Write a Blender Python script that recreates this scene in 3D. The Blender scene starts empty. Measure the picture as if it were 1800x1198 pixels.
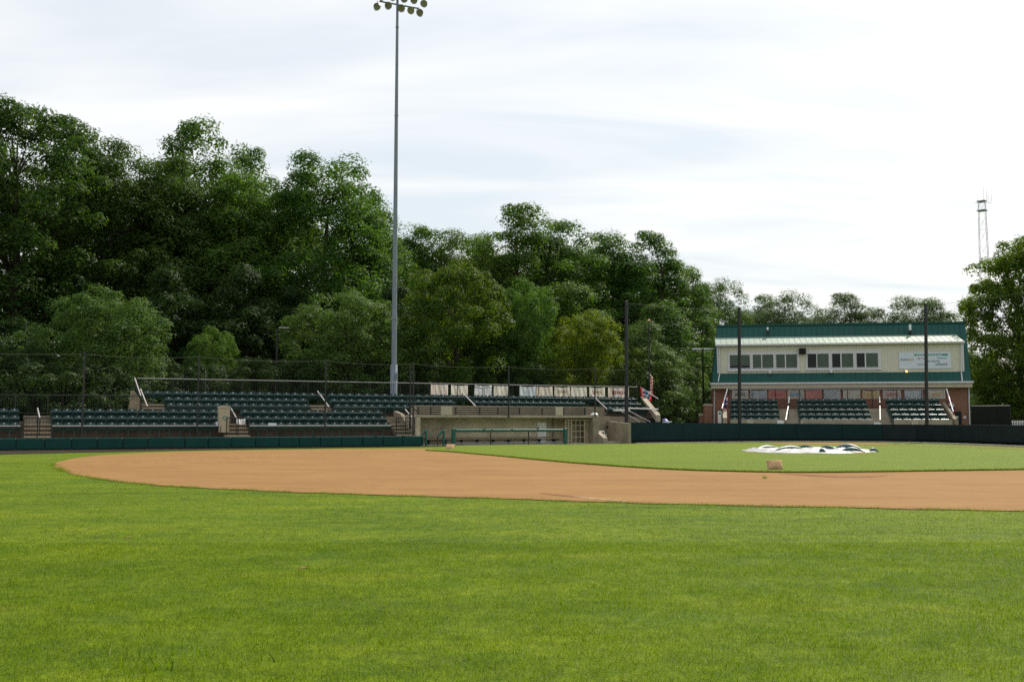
import bpy, math, random
import numpy as np
from mathutils import Vector, Matrix, noise as mnoise
random.seed(7)
R = math.radians
sc = bpy.context.scene
COL = sc.collection
# ---------------------------------------------------------------- camera model (photo pixels, 1800 x 1198)
FPX, CX, CY, YH, H = 1750.0, 900.0, 599.0, 743.0, 1.42
PITCH = math.atan((YH - CY) / FPX)
cp, sp_ = math.cos(PITCH), math.sin(PITCH)
def ray(px, py):
    x, y = (px - CX) / FPX, (CY - py) / FPX
    return Vector((x, cp - y * sp_, sp_ + y * cp))
def P(px, py, Y):                      # world point seen at a pixel, at a given distance forward
    d = ray(px, py); return Vector((0, 0, H)) + d * (Y / d.y)
def G(px, py, z=0.0):                  # world point of the ground seen at a pixel
    d = ray(px, py); return Vector((0, 0, H)) + d * ((z - H) / d.z)
class Frame:                           # a local plan frame: s along, t back, z up
    def __init__(self, ox, oy, deg):
        self.o = Vector((ox, oy, 0)); self.a = R(deg)
        self.e = Vector((math.cos(self.a), math.sin(self.a), 0)); self.n = Vector((-math.sin(self.a), math.cos(self.a), 0))
    def pt(self, s, t, z): return self.o + self.e * s + self.n * t + Vector((0, 0, z))
    def px(self, px, py, t):           # (s, z) of the pixel on the vertical plane t
        d = ray(px, py); c = Vector((0, 0, H)) - self.o
        k = (t - c.dot(self.n)) / d.dot(self.n); q = c + d * k
        return q.dot(self.e), q.z
    def p3(self, px, py, t):
        s, z = self.px(px, py, t); return (s, t, z)
    def s(self, px, t, py=743): return self.px(px, py, t)[0]
    def z(self, px, py, t): return self.px(px, py, t)[1]
W = Frame(0, 0, 0)
L = Frame(-26.2, 51.0, 25)             # first base side: front of the low padded wall
B = Frame(17.55, 87.0, -10)             # press box front
S = Frame(P(1270, 743, 79.2).x, 79.2, -12)   # stand behind home plate
# ---------------------------------------------------------------- materials
class N:
    def __init__(self, name):
        m = bpy.data.materials.new(name); m.use_nodes = True; self.m = m; self.t = m.node_tree; self.t.nodes.clear()
        self.out = self.n('ShaderNodeOutputMaterial')
    def n(self, typ, **kw):
        nd = self.t.nodes.new(typ)
        for k, v in kw.items():
            if k in nd.inputs: nd.inputs[k].default_value = v
            else: setattr(nd, k, v)
        return nd
    def l(self, a, b): self.t.links.new(a, b)
    def coords(self, offset=True):
        tc = self.n('ShaderNodeTexCoord'); oi = self.n('ShaderNodeObjectInfo')
        ad = self.n('ShaderNodeVectorMath', operation='MULTIPLY_ADD')
        self.l(oi.outputs['Random'], ad.inputs[0]); ad.inputs[1].default_value = (37, 53, 71); self.l(tc.outputs['Object'], ad.inputs[2])
        return ad.outputs[0]
    def noise(self, vec, scale, detail=4, rough=.6):
        nz = self.n('ShaderNodeTexNoise'); nz.inputs['Scale'].default_value = scale; nz.inputs['Detail'].default_value = detail
        nz.inputs['Roughness'].default_value = rough
        if vec is not None: self.l(vec, nz.inputs['Vector'])
        return nz.outputs['Fac']
    def ramp(self, fac, stops):
        r = self.n('ShaderNodeValToRGB'); e = r.color_ramp.elements
        while len(e) < len(stops): e.new(.5)
        for i, (p, c) in enumerate(stops):
            e[i].position = p; e[i].color = (*c, 1) if len(c) == 3 else c
        self.l(fac, r.inputs[0]); return r.outputs[0]
    def mix(self, fac, a, b, blend='MIX'):
        x = self.n('ShaderNodeMix', data_type='RGBA', blend_type=blend)
        for s, v in ((x.inputs[0], fac), (x.inputs[6], a), (x.inputs[7], b)):
            if hasattr(v, 'is_linked'): self.l(v, s)
            elif isinstance(v, (int, float)): s.default_value = v
            else: s.default_value = (*v, 1)
        return x.outputs[2]
    def bsdf(self, col, rough=.6, spec=.3, metal=0, bump=None, bstr=.3, bdist=.02):
        p = self.n('ShaderNodeBsdfPrincipled'); p.inputs['Roughness'].default_value = rough
        p.inputs['Specular IOR Level'].default_value = spec; p.inputs['Metallic'].default_value = metal
        if hasattr(col, 'is_linked'): self.l(col, p.inputs['Base Color'])
        else: p.inputs['Base Color'].default_value = (*col, 1)
        if bump is not None:
            b = self.n('ShaderNodeBump'); b.inputs['Strength'].default_value = bstr; b.inputs['Distance'].default_value = bdist
            self.l(bump, b.inputs['Height']); self.l(b.outputs[0], p.inputs['Normal'])
        return p
    def done(self, sh):
        self.l(sh.outputs[0] if hasattr(sh, 'outputs') else sh, self.out.inputs[0]); return self.m
def sc3(c, k): return tuple(min(1, x * k) for x in c)
def M(name, col, rough=.6, spec=.3, var=.18, scale=2.5, bump=.15, metal=0, fine=0):
    n = N(name); v = n.coords(); f = n.noise(v, scale, 5)
    c = n.ramp(f, [(.3, sc3(col, 1 - var)), (.7, sc3(col, 1 + var))])
    f2 = n.noise(v, scale * 14, 3)
    if fine: c = n.mix(fine, c, n.ramp(f2, [(.35, (.25, .25, .25)), (.65, (1, 1, 1))]), 'MULTIPLY')
    return n.done(n.bsdf(c, rough, spec, metal, f2 if bump else None, bump, .01))
def clothmat(name, cols, scale=2.0, trans=.55):
    n = N(name); v = n.coords(); f = n.noise(v, scale, 3)
    st = [(i / max(1, len(cols) - 1) * .4 + .3, c) for i, c in enumerate(cols)]
    c = n.ramp(f, st)
    d = n.n('ShaderNodeBsdfDiffuse'); t = n.n('ShaderNodeBsdfTranslucent'); n.l(c, d.inputs[0]); n.l(c, t.inputs[0])
    mx = n.n('ShaderNodeMixShader'); mx.inputs[0].default_value = trans; n.l(d.outputs[0], mx.inputs[1]); n.l(t.outputs[0], mx.inputs[2])
    return n.done(mx)
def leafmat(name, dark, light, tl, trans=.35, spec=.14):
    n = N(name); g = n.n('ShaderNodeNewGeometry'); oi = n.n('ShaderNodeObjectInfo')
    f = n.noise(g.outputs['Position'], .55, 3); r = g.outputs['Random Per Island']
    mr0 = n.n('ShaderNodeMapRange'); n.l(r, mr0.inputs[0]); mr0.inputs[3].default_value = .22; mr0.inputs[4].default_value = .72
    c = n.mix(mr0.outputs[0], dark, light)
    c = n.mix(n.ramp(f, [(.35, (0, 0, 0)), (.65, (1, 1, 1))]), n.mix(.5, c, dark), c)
    hs = n.n('ShaderNodeHueSaturation'); n.l(c, hs.inputs['Color'])
    mr = n.n('ShaderNodeMapRange'); n.l(oi.outputs['Random'], mr.inputs[0]); mr.inputs[3].default_value = .485; mr.inputs[4].default_value = .515
    n.l(mr.outputs[0], hs.inputs['Hue'])
    mv = n.n('ShaderNodeMapRange'); n.l(oi.outputs['Random'], mv.inputs[0]); mv.inputs[3].default_value = 1.15; mv.inputs[4].default_value = .85
    n.l(mv.outputs[0], hs.inputs['Value'])
    p = n.bsdf(hs.outputs[0], .60, spec); t = n.n('ShaderNodeBsdfTranslucent')
    n.l(n.mix(.6, hs.outputs[0], tl), t.inputs[0])
    mx = n.n('ShaderNodeMixShader'); mx.inputs[0].default_value = trans; n.l(p.outputs[0], mx.inputs[1]); n.l(t.outputs[0], mx.inputs[2])
    return n.done(mx)
def grassmat(name, blades, warm=0):
    n = N(name); g = n.n('ShaderNodeNewGeometry'); pos = g.outputs['Position']
    mp = n.n('ShaderNodeMapping'); n.l(pos, mp.inputs[0]); mp.inputs['Scale'].default_value = (.35, .8, 1)
    f1 = n.noise(mp.outputs[0], .9, 5, .65); f2 = n.noise(pos, 3.2, 4, .6); f3 = n.noise(pos, .22, 2, .5)
    a = n.ramp(f1, [(.32, (.038, .086, .002)), (.44, (.088, .155, .003)), (.56, (.150, .216, .003)), (.70, (.235, .262, .008))])
    a = n.mix(.45, a, n.ramp(f2, [(.34, (.030, .070, .002)), (.66, (.180, .228, .004))]))
    a = n.mix(.25, a, n.ramp(f3, [(.35, (.055, .115, .003)), (.65, (.165, .225, .006))]))
    f4 = n.noise(pos, 1.1, 6, .7)
    a = n.mix(n.ramp(f4, [(.60, (0, 0, 0)), (.74, (.45, .45, .45))]), a, (.15, .145, .035))
    f7 = n.noise(pos, 7.5, 4, .65); a = n.mix(.55, a, n.ramp(f7, [(.34, (.52, .56, .50)), (.66, (1.35, 1.28, 1.2))]), 'MULTIPLY')
    f6 = n.noise(pos, .75, 5, .65); a = n.mix(n.ramp(f6, [(.54, (0, 0, 0)), (.68, (.45, .45, .45))]), a, (.060, .128, .004))
    if warm: a = n.mix(warm, a, (.122, .178, .004))
    if blades:
        r = g.outputs['Random Per Island']
        c = n.mix(r, n.mix(.4, a, (.022, .062, .003)), n.mix(.3, a, (.20, .28, .008)))
        c = n.mix(n.ramp(r, [(.98, (0, 0, 0)), (.985, (1, 1, 1))]), c, (.34, .32, .15))
        p = n.bsdf(c, .6, .12); t = n.n('ShaderNodeBsdfTranslucent'); n.l(n.mix(.5, c, (.20, .34, .005)), t.inputs[0])
        mx = n.n('ShaderNodeMixShader'); mx.inputs[0].default_value = .45; n.l(p.outputs[0], mx.inputs[1]); n.l(t.outputs[0], mx.inputs[2])
        return n.done(mx)
    fb = n.noise(pos, 45, 3, .7)
    c = n.mix(.5, a, n.ramp(fb, [(.3, (.33, .38, .28)), (.7, (1.15, 1.12, 1.05))]), 'MULTIPLY')
    return n.done(n.bsdf(c, .85, .1, 0, fb, .9, .04))
def dirtmat():
    n = N('infield_clay'); g = n.n('ShaderNodeNewGeometry'); pos = g.outputs['Position']
    mp = n.n('ShaderNodeMapping'); n.l(pos, mp.inputs[0]); mp.inputs['Scale'].default_value = (.25, 1.1, 1); mp.inputs['Rotation'].default_value = (0, 0, R(12))
    f1 = n.noise(mp.outputs[0], .8, 5, .6); f2 = n.noise(pos, 30, 4, .7); f3 = n.noise(pos, .3, 3)
    c = n.ramp(f1, [(.3, (.205, .111, .040)), (.7, (.258, .147, .056))])
    sb = n.n('ShaderNodeVectorMath', operation='SUBTRACT'); n.l(pos, sb.inputs[0]); sb.inputs[1].default_value = (14.45, 48.1, 0)
    ln = n.n('ShaderNodeVectorMath', operation='LENGTH'); n.l(sb.outputs[0], ln.inputs[0])
    sp = n.n('ShaderNodeSeparateXYZ'); n.l(sb.outputs[0], sp.inputs[0])
    cv = n.n('ShaderNodeCombineXYZ'); n.l(ln.outputs['Value'], cv.inputs[0]); ms = n.n('ShaderNodeMath', operation='MULTIPLY'); ms.inputs[1].default_value = .05; n.l(sp.outputs[0], ms.inputs[0]); n.l(ms.outputs[0], cv.inputs[1])
    rk = n.noise(cv.outputs[0], 6, 4, .7)
    c = n.mix(.5, c, n.ramp(rk, [(.3, (.70, .68, .66)), (.7, (1.2, 1.2, 1.2))]), 'MULTIPLY')
    f5 = n.noise(pos, 2.4, 5, .7); c = n.mix(.3, c, n.ramp(f5, [(.3, (.66, .62, .58)), (.7, (1.2, 1.2, 1.2))]), 'MULTIPLY')
    c = n.mix(.3, c, n.ramp(f3, [(.35, (.196, .104, .038)), (.65, (.264, .154, .060))]))
    c = n.mix(.35, c, n.ramp(f2, [(.3, (.6, .58, .55)), (.7, (1.25, 1.25, 1.25))]), 'MULTIPLY')
    return n.done(n.bsdf(c, .95, .1, 0, f2, .5, .02))
def brickmat():
    n = N('red_brick'); tc = n.n('ShaderNodeTexCoord'); sx = n.n('ShaderNodeSeparateXYZ'); n.l(tc.outputs['Object'], sx.inputs[0])
    ad = n.n('ShaderNodeMath', operation='ADD'); n.l(sx.outputs[0], ad.inputs[0]); n.l(sx.outputs[1], ad.inputs[1])
    cb = n.n('ShaderNodeCombineXYZ'); n.l(ad.outputs[0], cb.inputs[0]); n.l(sx.outputs[2], cb.inputs[1])
    b = n.n('ShaderNodeTexBrick'); n.l(cb.outputs[0], b.inputs['Vector']); b.inputs['Scale'].default_value = 1
    b.inputs['Brick Width'].default_value = .22; b.inputs['Row Height'].default_value = .075; b.inputs['Mortar Size'].default_value = .006
    b.inputs['Color1'].default_value = (.19, .075, .045, 1); b.inputs['Color2'].default_value = (.25, .10, .06, 1); b.inputs['Mortar'].default_value = (.30, .24, .19, 1)
    f = n.noise(tc.outputs['Object'], 1.2, 4)
    c = n.mix(.4, b.outputs['Color'], n.ramp(f, [(.3, (.6, .6, .6)), (.7, (1.15, 1.15, 1.15))]), 'MULTIPLY')
    return n.done(n.bsdf(c, .85, .2))
def sidingmat():
    n = N('cream_siding'); tc = n.n('ShaderNodeTexCoord'); sx = n.n('ShaderNodeSeparateXYZ'); n.l(tc.outputs['Object'], sx.inputs[0])
    mu = n.n('ShaderNodeMath', operation='MULTIPLY'); mu.inputs[1].default_value = 1 / .2; n.l(sx.outputs[2], mu.inputs[0])
    fr = n.n('ShaderNodeMath', operation='FRACT'); n.l(mu.outputs[0], fr.inputs[0])
    f = n.noise(n.coords(), 1.5, 4)
    c = n.ramp(f, [(.3, (.55, .525, .44)), (.7, (.61, .58, .485))])
    c = n.mix(1, c, n.ramp(fr.outputs[0], [(0, (.62, .62, .62)), (.12, (.95, .95, .95)), (1, (1, 1, 1))]), 'MULTIPLY')
    return n.done(n.bsdf(c, .55, .3, 0, fr.outputs[0], .35, .02))
def seamroof(name, col, rough, spec):
    n = N(name); f = n.noise(n.coords(), .8, 4); c = n.ramp(f, [(.3, sc3(col, .86)), (.7, sc3(col, 1.12))])
    return n.done(n.bsdf(c, rough, spec))
def flagmat():
    n = N('flag_cloth'); tc = n.n('ShaderNodeTexCoord'); sx = n.n('ShaderNodeSeparateXYZ'); n.l(tc.outputs['UV'], sx.inputs[0])
    mu = n.n('ShaderNodeMath', operation='MULTIPLY'); mu.inputs[1].default_value = 6.5; n.l(sx.outputs[1], mu.inputs[0])
    fr = n.n('ShaderNodeMath', operation='FRACT'); n.l(mu.outputs[0], fr.inputs[0])
    gt = n.n('ShaderNodeMath', operation='GREATER_THAN'); gt.inputs[1].default_value = .5; n.l(fr.outputs[0], gt.inputs[0])
    c = n.mix(gt.outputs[0], (.78, .75, .72), (.50, .03, .04))
    a = n.n('ShaderNodeMath', operation='GREATER_THAN'); a.inputs[1].default_value = .46; n.l(sx.outputs[1], a.inputs[0])
    b = n.n('ShaderNodeMath', operation='LESS_THAN'); b.inputs[1].default_value = .15; n.l(sx.outputs[0], b.inputs[0])
    m = n.n('ShaderNodeMath', operation='MULTIPLY'); n.l(a.outputs[0], m.inputs[0]); n.l(b.outputs[0], m.inputs[1])
    c = n.mix(m.outputs[0], c, (.03, .04, .14))
    d = n.n('ShaderNodeBsdfDiffuse'); t = n.n('ShaderNodeBsdfTranslucent'); n.l(c, d.inputs[0]); n.l(c, t.inputs[0])
    mx = n.n('ShaderNodeMixShader'); mx.inputs[0].default_value = .4; n.l(d.outputs[0], mx.inputs[1]); n.l(t.outputs[0], mx.inputs[2])
    return n.done(mx)
def glowmat(name, col, k):
    n = N(name); e = n.n('ShaderNodeEmission'); e.inputs[0].default_value = (*col, 1); e.inputs[1].default_value = k; return n.done(e)
MT = dict(
    grass=grassmat('turf_sheet', False), turf=grassmat('infield_turf_sheet', False, .65), bladew=grassmat('infield_grass_blade', True, .6), blade=grassmat('grass_blade', True), dirt=dirtmat(),
    track=M('shaded_gravel', (.034, .025, .017), .95, .1, .3, 1.5, .6, fine=.5),  # gravel at the wall foot, its shade put into the dark colour
    nose=M('pale_cream', (.42, .36, .26), .8, .3, .15, 4, .1),
    kerb=M('kerb_concrete', (.42, .38, .32), .9, .2, .2, 2, .3, fine=.3),
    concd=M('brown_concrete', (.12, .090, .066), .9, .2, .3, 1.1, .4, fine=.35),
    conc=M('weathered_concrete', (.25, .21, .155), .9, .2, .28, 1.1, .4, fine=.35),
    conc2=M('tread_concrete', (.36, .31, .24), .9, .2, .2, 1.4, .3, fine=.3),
    stain=M('dugout_concrete', (.52, .45, .33), .9, .2, .35, .6, .3, fine=.3),
    pad=M('green_vinyl_pad', (.003, .044, .038), .5, .15, .15, 1.5, .2),
    pad2=M('dark_green_vinyl', (.002, .020, .022), .55, .15, .2, 1.2, .2),
    pad3=M('dark_slate_vinyl', (.010, .018, .020), .55, .15, .2, 1.2, .2),
    seat=M('seat_plastic', (.006, .032, .030), .33, .4, .2, 6, .1),
    seatm=M('seat_iron', (.018, .072, .064), .45, .4, .2, 6, .1),
    white=M('white_paint', (.72, .72, .70), .5, .4, .06, 3, .05),
    trim=M('white_trim', (.56, .555, .575), .55, .3, .06, 3, .05),
    steel=M('galvanised_steel', (.17, .20, .24), .72, .2, .15, 3, .08, .0),
    towerp=M('pale_tower_paint', (.42, .40, .44), .7, .2, .1, 3, 0), railg=M('grey_rail_tube', (.28, .27, .27), .5, .3, .1, 5, .05),
    rail=M('bare_rail_tube', (.45, .42, .42), .35, .5, .1, 5, .05, .3),
    black=M('black_paint', (.010, .011, .012), .45, .4, .2, 3, .1),
    grnpost=M('green_padded_post', (.008, .085, .068), .45, .35, .15, 3, .1),
    brick=brickmat(), siding=sidingmat(),
    roof=seamroof('green_metal_roof', (.008, .064, .054), .5, .2), lean=seamroof('pale_metal_roof', (.19, .26, .215), .6, .2),
    cream=M('cream_fascia', (.42, .37, .28), .6, .3, .1, 2, .05),
    glass=M('blind_glass', (.070, .095, .075), .35, .2, .12, 2, 0), glassd=M('dark_glass', (.014, .017, .019), .3, .2, .2, 2, 0),
    tan=M('tan_plastic', (.42, .36, .26), .55, .3, .08, 3, .08), clay=M('dirty_canvas', (.46, .29, .16), .9, .15, .30, 9, .5, fine=.3),
    clayb=M('stained_canvas', (.34, .19, .10), .9, .15, .5, 7, .5, fine=.4),
    tarpw=M('white_tarp', (.34, .345, .35), .5, .3, .15, 3, .3), tarpg=M('green_tarp', (.012, .055, .055), .45, .4, .2, 3, .3),
    blue=M('blue_tarp', (.03, .04, .30), .5, .4, .2, 3, .3), sign=M('sign_panel', (.55, .60, .68), .45, .4, .04, 2, .02),
    ink=M('sign_ink', (.05, .06, .09), .6, .2, .1, 5, 0), inkg=M('sign_green', (.02, .22, .16), .6, .2, .1, 5, 0), inkr=M('sign_red', (.45, .12, .14), .6, .2, .1, 5, 0),
    inkb=M('sign_blue', (.12, .30, .50), .6, .2, .1, 5, 0), inko=M('sign_orange', (.60, .38, .20), .6, .2, .1, 5, 0),
    bark=M('tree_bark', (.065, .050, .038), .95, .1, .35, 3, .8, fine=.5), lens=M('lamp_lens', (.20, .20, .15), .15, .6, .4, 6, 0),
    lampd=M('lamp_housing', (.16, .17, .14), .4, .5, .15, 4, .05, .4), wood=M('weathered_board', (.30, .24, .16), .85, .2, .25, 2.5, .3),
    mulch=M('dark_mulch', (.05, .055, .025), .95, .1, .4, .5, .6), asphalt=M('grey_asphalt', (.18, .18, .18), .9, .2, .2, .5, .3),
    screen=M('black_windscreen', (.012, .013, .011), .8, .15, .25, .8, .15),
    leafD=leafmat('leaf_understorey_shade', (.010, .028, .007), (.034, .066, .013), (.08, .17, .01), .25),  # leaf darkened so the wood's dense shade sits in its colour
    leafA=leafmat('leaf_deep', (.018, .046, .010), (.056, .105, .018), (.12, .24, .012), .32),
    leafB=leafmat('leaf_mid', (.025, .068, .013), (.074, .140, .024), (.16, .31, .015), .36),
    leafC=leafmat('leaf_pale', (.038, .084, .017), (.100, .166, .036), (.15, .26, .025), .32),
    leafY=leafmat('leaf_yellowish', (.034, .070, .006), (.115, .160, .012), (.27, .35, .01), .40),
    leafO=leafmat('leaf_olive', (.020, .056, .006), (.070, .128, .010), (.19, .28, .01), .34),
    leafM=leafmat('leaf_maple', (.030, .072, .008), (.095, .155, .014), (.24, .36, .01), .42),
    leafF=leafmat('leaf_far_hazed', (.052, .096, .036), (.102, .165, .058), (.18, .26, .08), .33),  # distant leaves made paler, haze put into the leaf colour
    flag=flagmat(), glow=glowmat('lit_lamp', (1, .62, .22), 1.6),
)
# ---------------------------------------------------------------- mesh builder
class MB:
    def __init__(self): self.v = []; self.f = []; self.uv = None; self.mi = []
    def quad(self, a, b, c, d, m=0):
        i = len(self.v); self.v += [tuple(a), tuple(b), tuple(c), tuple(d)]; self.f.append((i, i + 1, i + 2, i + 3)); self.mi.append(m); return self
    def hexa(self, p, m=0):            # 8 points: bottom ring then top ring
        i = len(self.v); self.v += [tuple(q) for q in p]
        for f in ((0, 3, 2, 1), (4, 5, 6, 7), (0, 1, 5, 4), (1, 2, 6, 5), (2, 3, 7, 6), (3, 0, 4, 7)):
            self.f.append(tuple(i + k for k in f)); self.mi.append(m)
        return self
    def box(self, x0, x1, y0, y1, z0, z1, m=0):
        return self.hexa([(x0, y0, z0), (x1, y0, z0), (x1, y1, z0), (x0, y1, z0), (x0, y0, z1), (x1, y0, z1), (x1, y1, z1), (x0, y1, z1)], m)
    def bev(self, x0, x1, y0, y1, z0, z1, b=.02, m=0):   # box with chamfered edges
        i = len(self.v); X, Y, Z = (x0, x1), (y0, y1), (z0, z1); idx = {}
        for a in (0, 1):
            for c in (0, 1):
                for d in (0, 1):
                    for ax in range(3):
                        q = [X[a] + (b if a == 0 else -b), Y[c] + (b if c == 0 else -b), Z[d] + (b if d == 0 else -b)]
                        q[ax] = (X[a], Y[c], Z[d])[ax]
                        idx[(a, c, d, ax)] = len(self.v); self.v.append(tuple(q))
        def F(*k): self.f.append(tuple(idx[q] for q in k)); self.mi.append(m)
        for ax in range(3):
            o = [q for q in range(3) if q != ax]
            for s in (0, 1):
                ring = []
                for (u, w) in ((0, 0), (1, 0), (1, 1), (0, 1)):
                    k = [0, 0, 0]; k[ax] = s; k[o[0]] = u; k[o[1]] = w; ring.append((*k, ax))
                F(*ring)
        for ax in range(3):
            o = [q for q in range(3) if q != ax]
            for u in (0, 1):
                for w in (0, 1):
                    k0 = [0, 0, 0]; k0[o[0]] = u; k0[o[1]] = w; k1 = list(k0); k1[ax] = 1
                    F((*k0, o[0]), (*k1, o[0]), (*k1, o[1]), (*k0, o[1]))
        for a in (0, 1):
            for c in (0, 1):
                for d in (0, 1): F((a, c, d, 0), (a, c, d, 1), (a, c, d, 2))
        return self
    def tube(self, a, b, r0, r1=None, n=8, cap=True, m=0):
        a, b = Vector(a), Vector(b); r1 = r0 if r1 is None else r1
        d = (b - a).normalized(); u = d.orthogonal().normalized(); w = d.cross(u); i = len(self.v)
        for p, r in ((a, r0), (b, r1)):
            for k in range(n):
                t = 2 * math.pi * k / n; self.v.append(tuple(p + (u * math.cos(t) + w * math.sin(t)) * r))
        for k in range(n):
            self.f.append((i + k, i + (k + 1) % n, i + n + (k + 1) % n, i + n + k)); self.mi.append(m)
        if cap:
            self.f.append(tuple(i + k for k in reversed(range(n)))); self.mi.append(m)
            self.f.append(tuple(i + n + k for k in range(n))); self.mi.append(m)
        return self
    def path(self, pts, rs, n=7, m=0):
        pts = [Vector(p) for p in pts]; i = len(self.v)
        for j, p in enumerate(pts):
            d = (pts[min(j + 1, len(pts) - 1)] - pts[max(j - 1, 0)]).normalized(); u = d.cross(Vector((.31, .87, .38))).normalized(); w = d.cross(u)
            for k in range(n):
                t = 2 * math.pi * k / n; self.v.append(tuple(p + (u * math.cos(t) + w * math.sin(t)) * rs[j]))
        for j in range(len(pts) - 1):
            for k in range(n):
                a = i + j * n; self.f.append((a + k, a + (k + 1) % n, a + n + (k + 1) % n, a + n + k)); self.mi.append(m)
        return self
    def lathe(self, prof, n=16, cx=0, cy=0, m=0, mtx=None):
        i = len(self.v)
        for r, z in prof:
            for k in range(n):
                t = 2 * math.pi * k / n; p = Vector((cx + r * math.cos(t), cy + r * math.sin(t), z)); self.v.append(tuple(mtx @ p if mtx else p))
        for j in range(len(prof) - 1):
            for k in range(n):
                a = i + j * n; self.f.append((a + k, a + (k + 1) % n, a + n + (k + 1) % n, a + n + k)); self.mi.append(m)
        return self
    def prism(self, poly, ax, lo, hi, m=0):   # polygon in the two other axes, extruded along axis ax
        i = len(self.v); n = len(poly); o = [q for q in range(3) if q != ax]
        for c in (lo, hi):
            for a, b in poly:
                q = [0, 0, 0]; q[ax] = c; q[o[0]] = a; q[o[1]] = b; self.v.append(tuple(q))
        for k in range(n): self.f.append((i + k, i + (k + 1) % n, i + n + (k + 1) % n, i + n + k)); self.mi.append(m)
        self.f.append(tuple(i + k for k in reversed(range(n)))); self.f.append(tuple(i + n + k for k in range(n))); self.mi += [m, m]
        return self
    def grid(self, fn, nu, nv, m=0, uv=False):
        i = len(self.v)
        for a in range(nu + 1):
            for b in range(nv + 1): self.v.append(tuple(fn(a / nu, b / nv)))
        for a in range(nu):
            for b in range(nv):
                k = i + a * (nv + 1) + b; self.f.append((k, k + nv + 1, k + nv + 2, k + 1)); self.mi.append(m(a / nu, b / nv) if callable(m) else m)
        if uv: self.uv = [(a / nu, b / nv) for a in range(nu + 1) for b in range(nv + 1)]
        return self
ORG = {}
def make(name, mb, mats, org=(0, 0, 0), smooth=False):
    me = bpy.data.meshes.new(name)
    v = [(x - org[0], y - org[1], z - org[2]) for x, y, z in mb.v]
    me.from_pydata(v, [], mb.f)
    for m in (mats if isinstance(mats, (list, tuple)) else [mats]): me.materials.append(MT[m] if isinstance(m, str) else m)
    me.polygons.foreach_set('material_index', mb.mi)
    if mb.uv:
        ul = me.uv_layers.new(name='UV')
        for lp in me.loops: ul.data[lp.index].uv = mb.uv[lp.vertex_index]
    if smooth: me.polygons.foreach_set('use_smooth', [True] * len(me.polygons))
    me.validate(); me.update()
    o = bpy.data.objects.new(name, me); COL.objects.link(o); return o
def tag(o, label=None, cat=None, group=None, kind=None):
    if label: o['label'] = label
    if cat: o['category'] = cat
    if group: o['group'] = group
    if kind: o['kind'] = kind
    return o
def thing(name, label, cat, org, fr=W, group=None):     # an Empty at the thing's base
    o = bpy.data.objects.new(name, None); COL.objects.link(o); o.empty_display_size = .2
    o.location = fr.pt(*org); o.rotation_euler = (0, 0, fr.a); ORG[o] = org
    return tag(o, label, cat, group)
def part(par, name, mb, mat, smooth=False, label=None):
    org = ORG[par]; o = make(name, mb, mat, org, smooth); o.parent = par; ORG[o] = org
    if label: o['label'] = label
    return o
def solo(name, label, cat, mb, mat, org, fr=W, group=None, smooth=False, kind=None):   # a thing that is one mesh
    o = make(name, mb, mat, org, smooth); o.location = fr.pt(*org); o.rotation_euler = (0, 0, fr.a); ORG[o] = org
    return tag(o, label, cat, group, kind)
def copy_tree(o, parent=None):
    c = o.copy(); COL.objects.link(c)
    if parent: c.parent = parent
    for ch in list(o.children): copy_tree(ch, c)
    return c
def structure(name, mb, mat, smooth=False):
    o = make(name, mb, mat, (0, 0, 0), smooth); o['kind'] = 'structure'; return o
ORD = ['first', 'second', 'third', 'fourth', 'fifth', 'sixth', 'seventh', 'eighth', 'ninth', 'tenth', 'eleventh', 'twelfth', 'thirteenth', 'fourteenth',
       'fifteenth', 'sixteenth', 'seventeenth', 'eighteenth', 'nineteenth', 'twentieth', 'twenty-first', 'twenty-second']
# ---------------------------------------------------------------- sky, sun, camera
SUN_EL, SUN_AZ = R(44.5), R(35)          # azimuth to the right of straight ahead
w = bpy.data.worlds.new('World'); sc.world = w; w.use_nodes = True; t = w.node_tree; t.nodes.clear()
def wn(typ, **kw):
    nd = t.nodes.new(typ)
    for k, v in kw.items(): setattr(nd, k, v)
    return nd
sky = wn('ShaderNodeTexSky', sky_type='NISHITA', sun_disc=False, sun_elevation=SUN_EL, sun_rotation=SUN_AZ, air_density=1.3, dust_density=3.0, ozone_density=1.0, altitude=100)
bg = wn('ShaderNodeBackground'); out = wn('ShaderNodeOutputWorld'); bg.inputs[1].default_value = .09
tc = wn('ShaderNodeTexCoord'); sx = wn('ShaderNodeSeparateXYZ'); t.links.new(tc.outputs['Generated'], sx.inputs[0])
az = wn('ShaderNodeMath', operation='ADD'); az.inputs[1].default_value = .16; t.links.new(sx.outputs[2], az.inputs[0])
mz = wn('ShaderNodeMath', operation='MAXIMUM'); mz.inputs[1].default_value = .05; t.links.new(az.outputs[0], mz.inputs[0])
dv = wn('ShaderNodeVectorMath', operation='DIVIDE'); t.links.new(tc.outputs['Generated'], dv.inputs[0])
cb = wn('ShaderNodeCombineXYZ'); [t.links.new(mz.outputs[0], cb.inputs[i]) for i in range(3)]; t.links.new(cb.outputs[0], dv.inputs[1])
mp = wn('ShaderNodeMapping'); mp.inputs['Scale'].default_value = (.55, 1.9, 0); mp.inputs['Rotation'].default_value = (0, 0, R(-14)); t.links.new(dv.outputs[0], mp.inputs[0])
nz = wn('ShaderNodeTexNoise'); nz.inputs['Scale'].default_value = 1.5; nz.inputs['Detail'].default_value = 6; nz.inputs['Roughness'].default_value = .52; nz.inputs['Distortion'].default_value = .5
t.links.new(mp.outputs[0], nz.inputs['Vector'])
rp = wn('ShaderNodeValToRGB'); rp.color_ramp.elements[0].position = .34; rp.color_ramp.elements[0].color = (0, 0, 0, 1); rp.color_ramp.elements[1].position = .62
t.links.new(nz.outputs['Fac'], rp.inputs[0])
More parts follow.
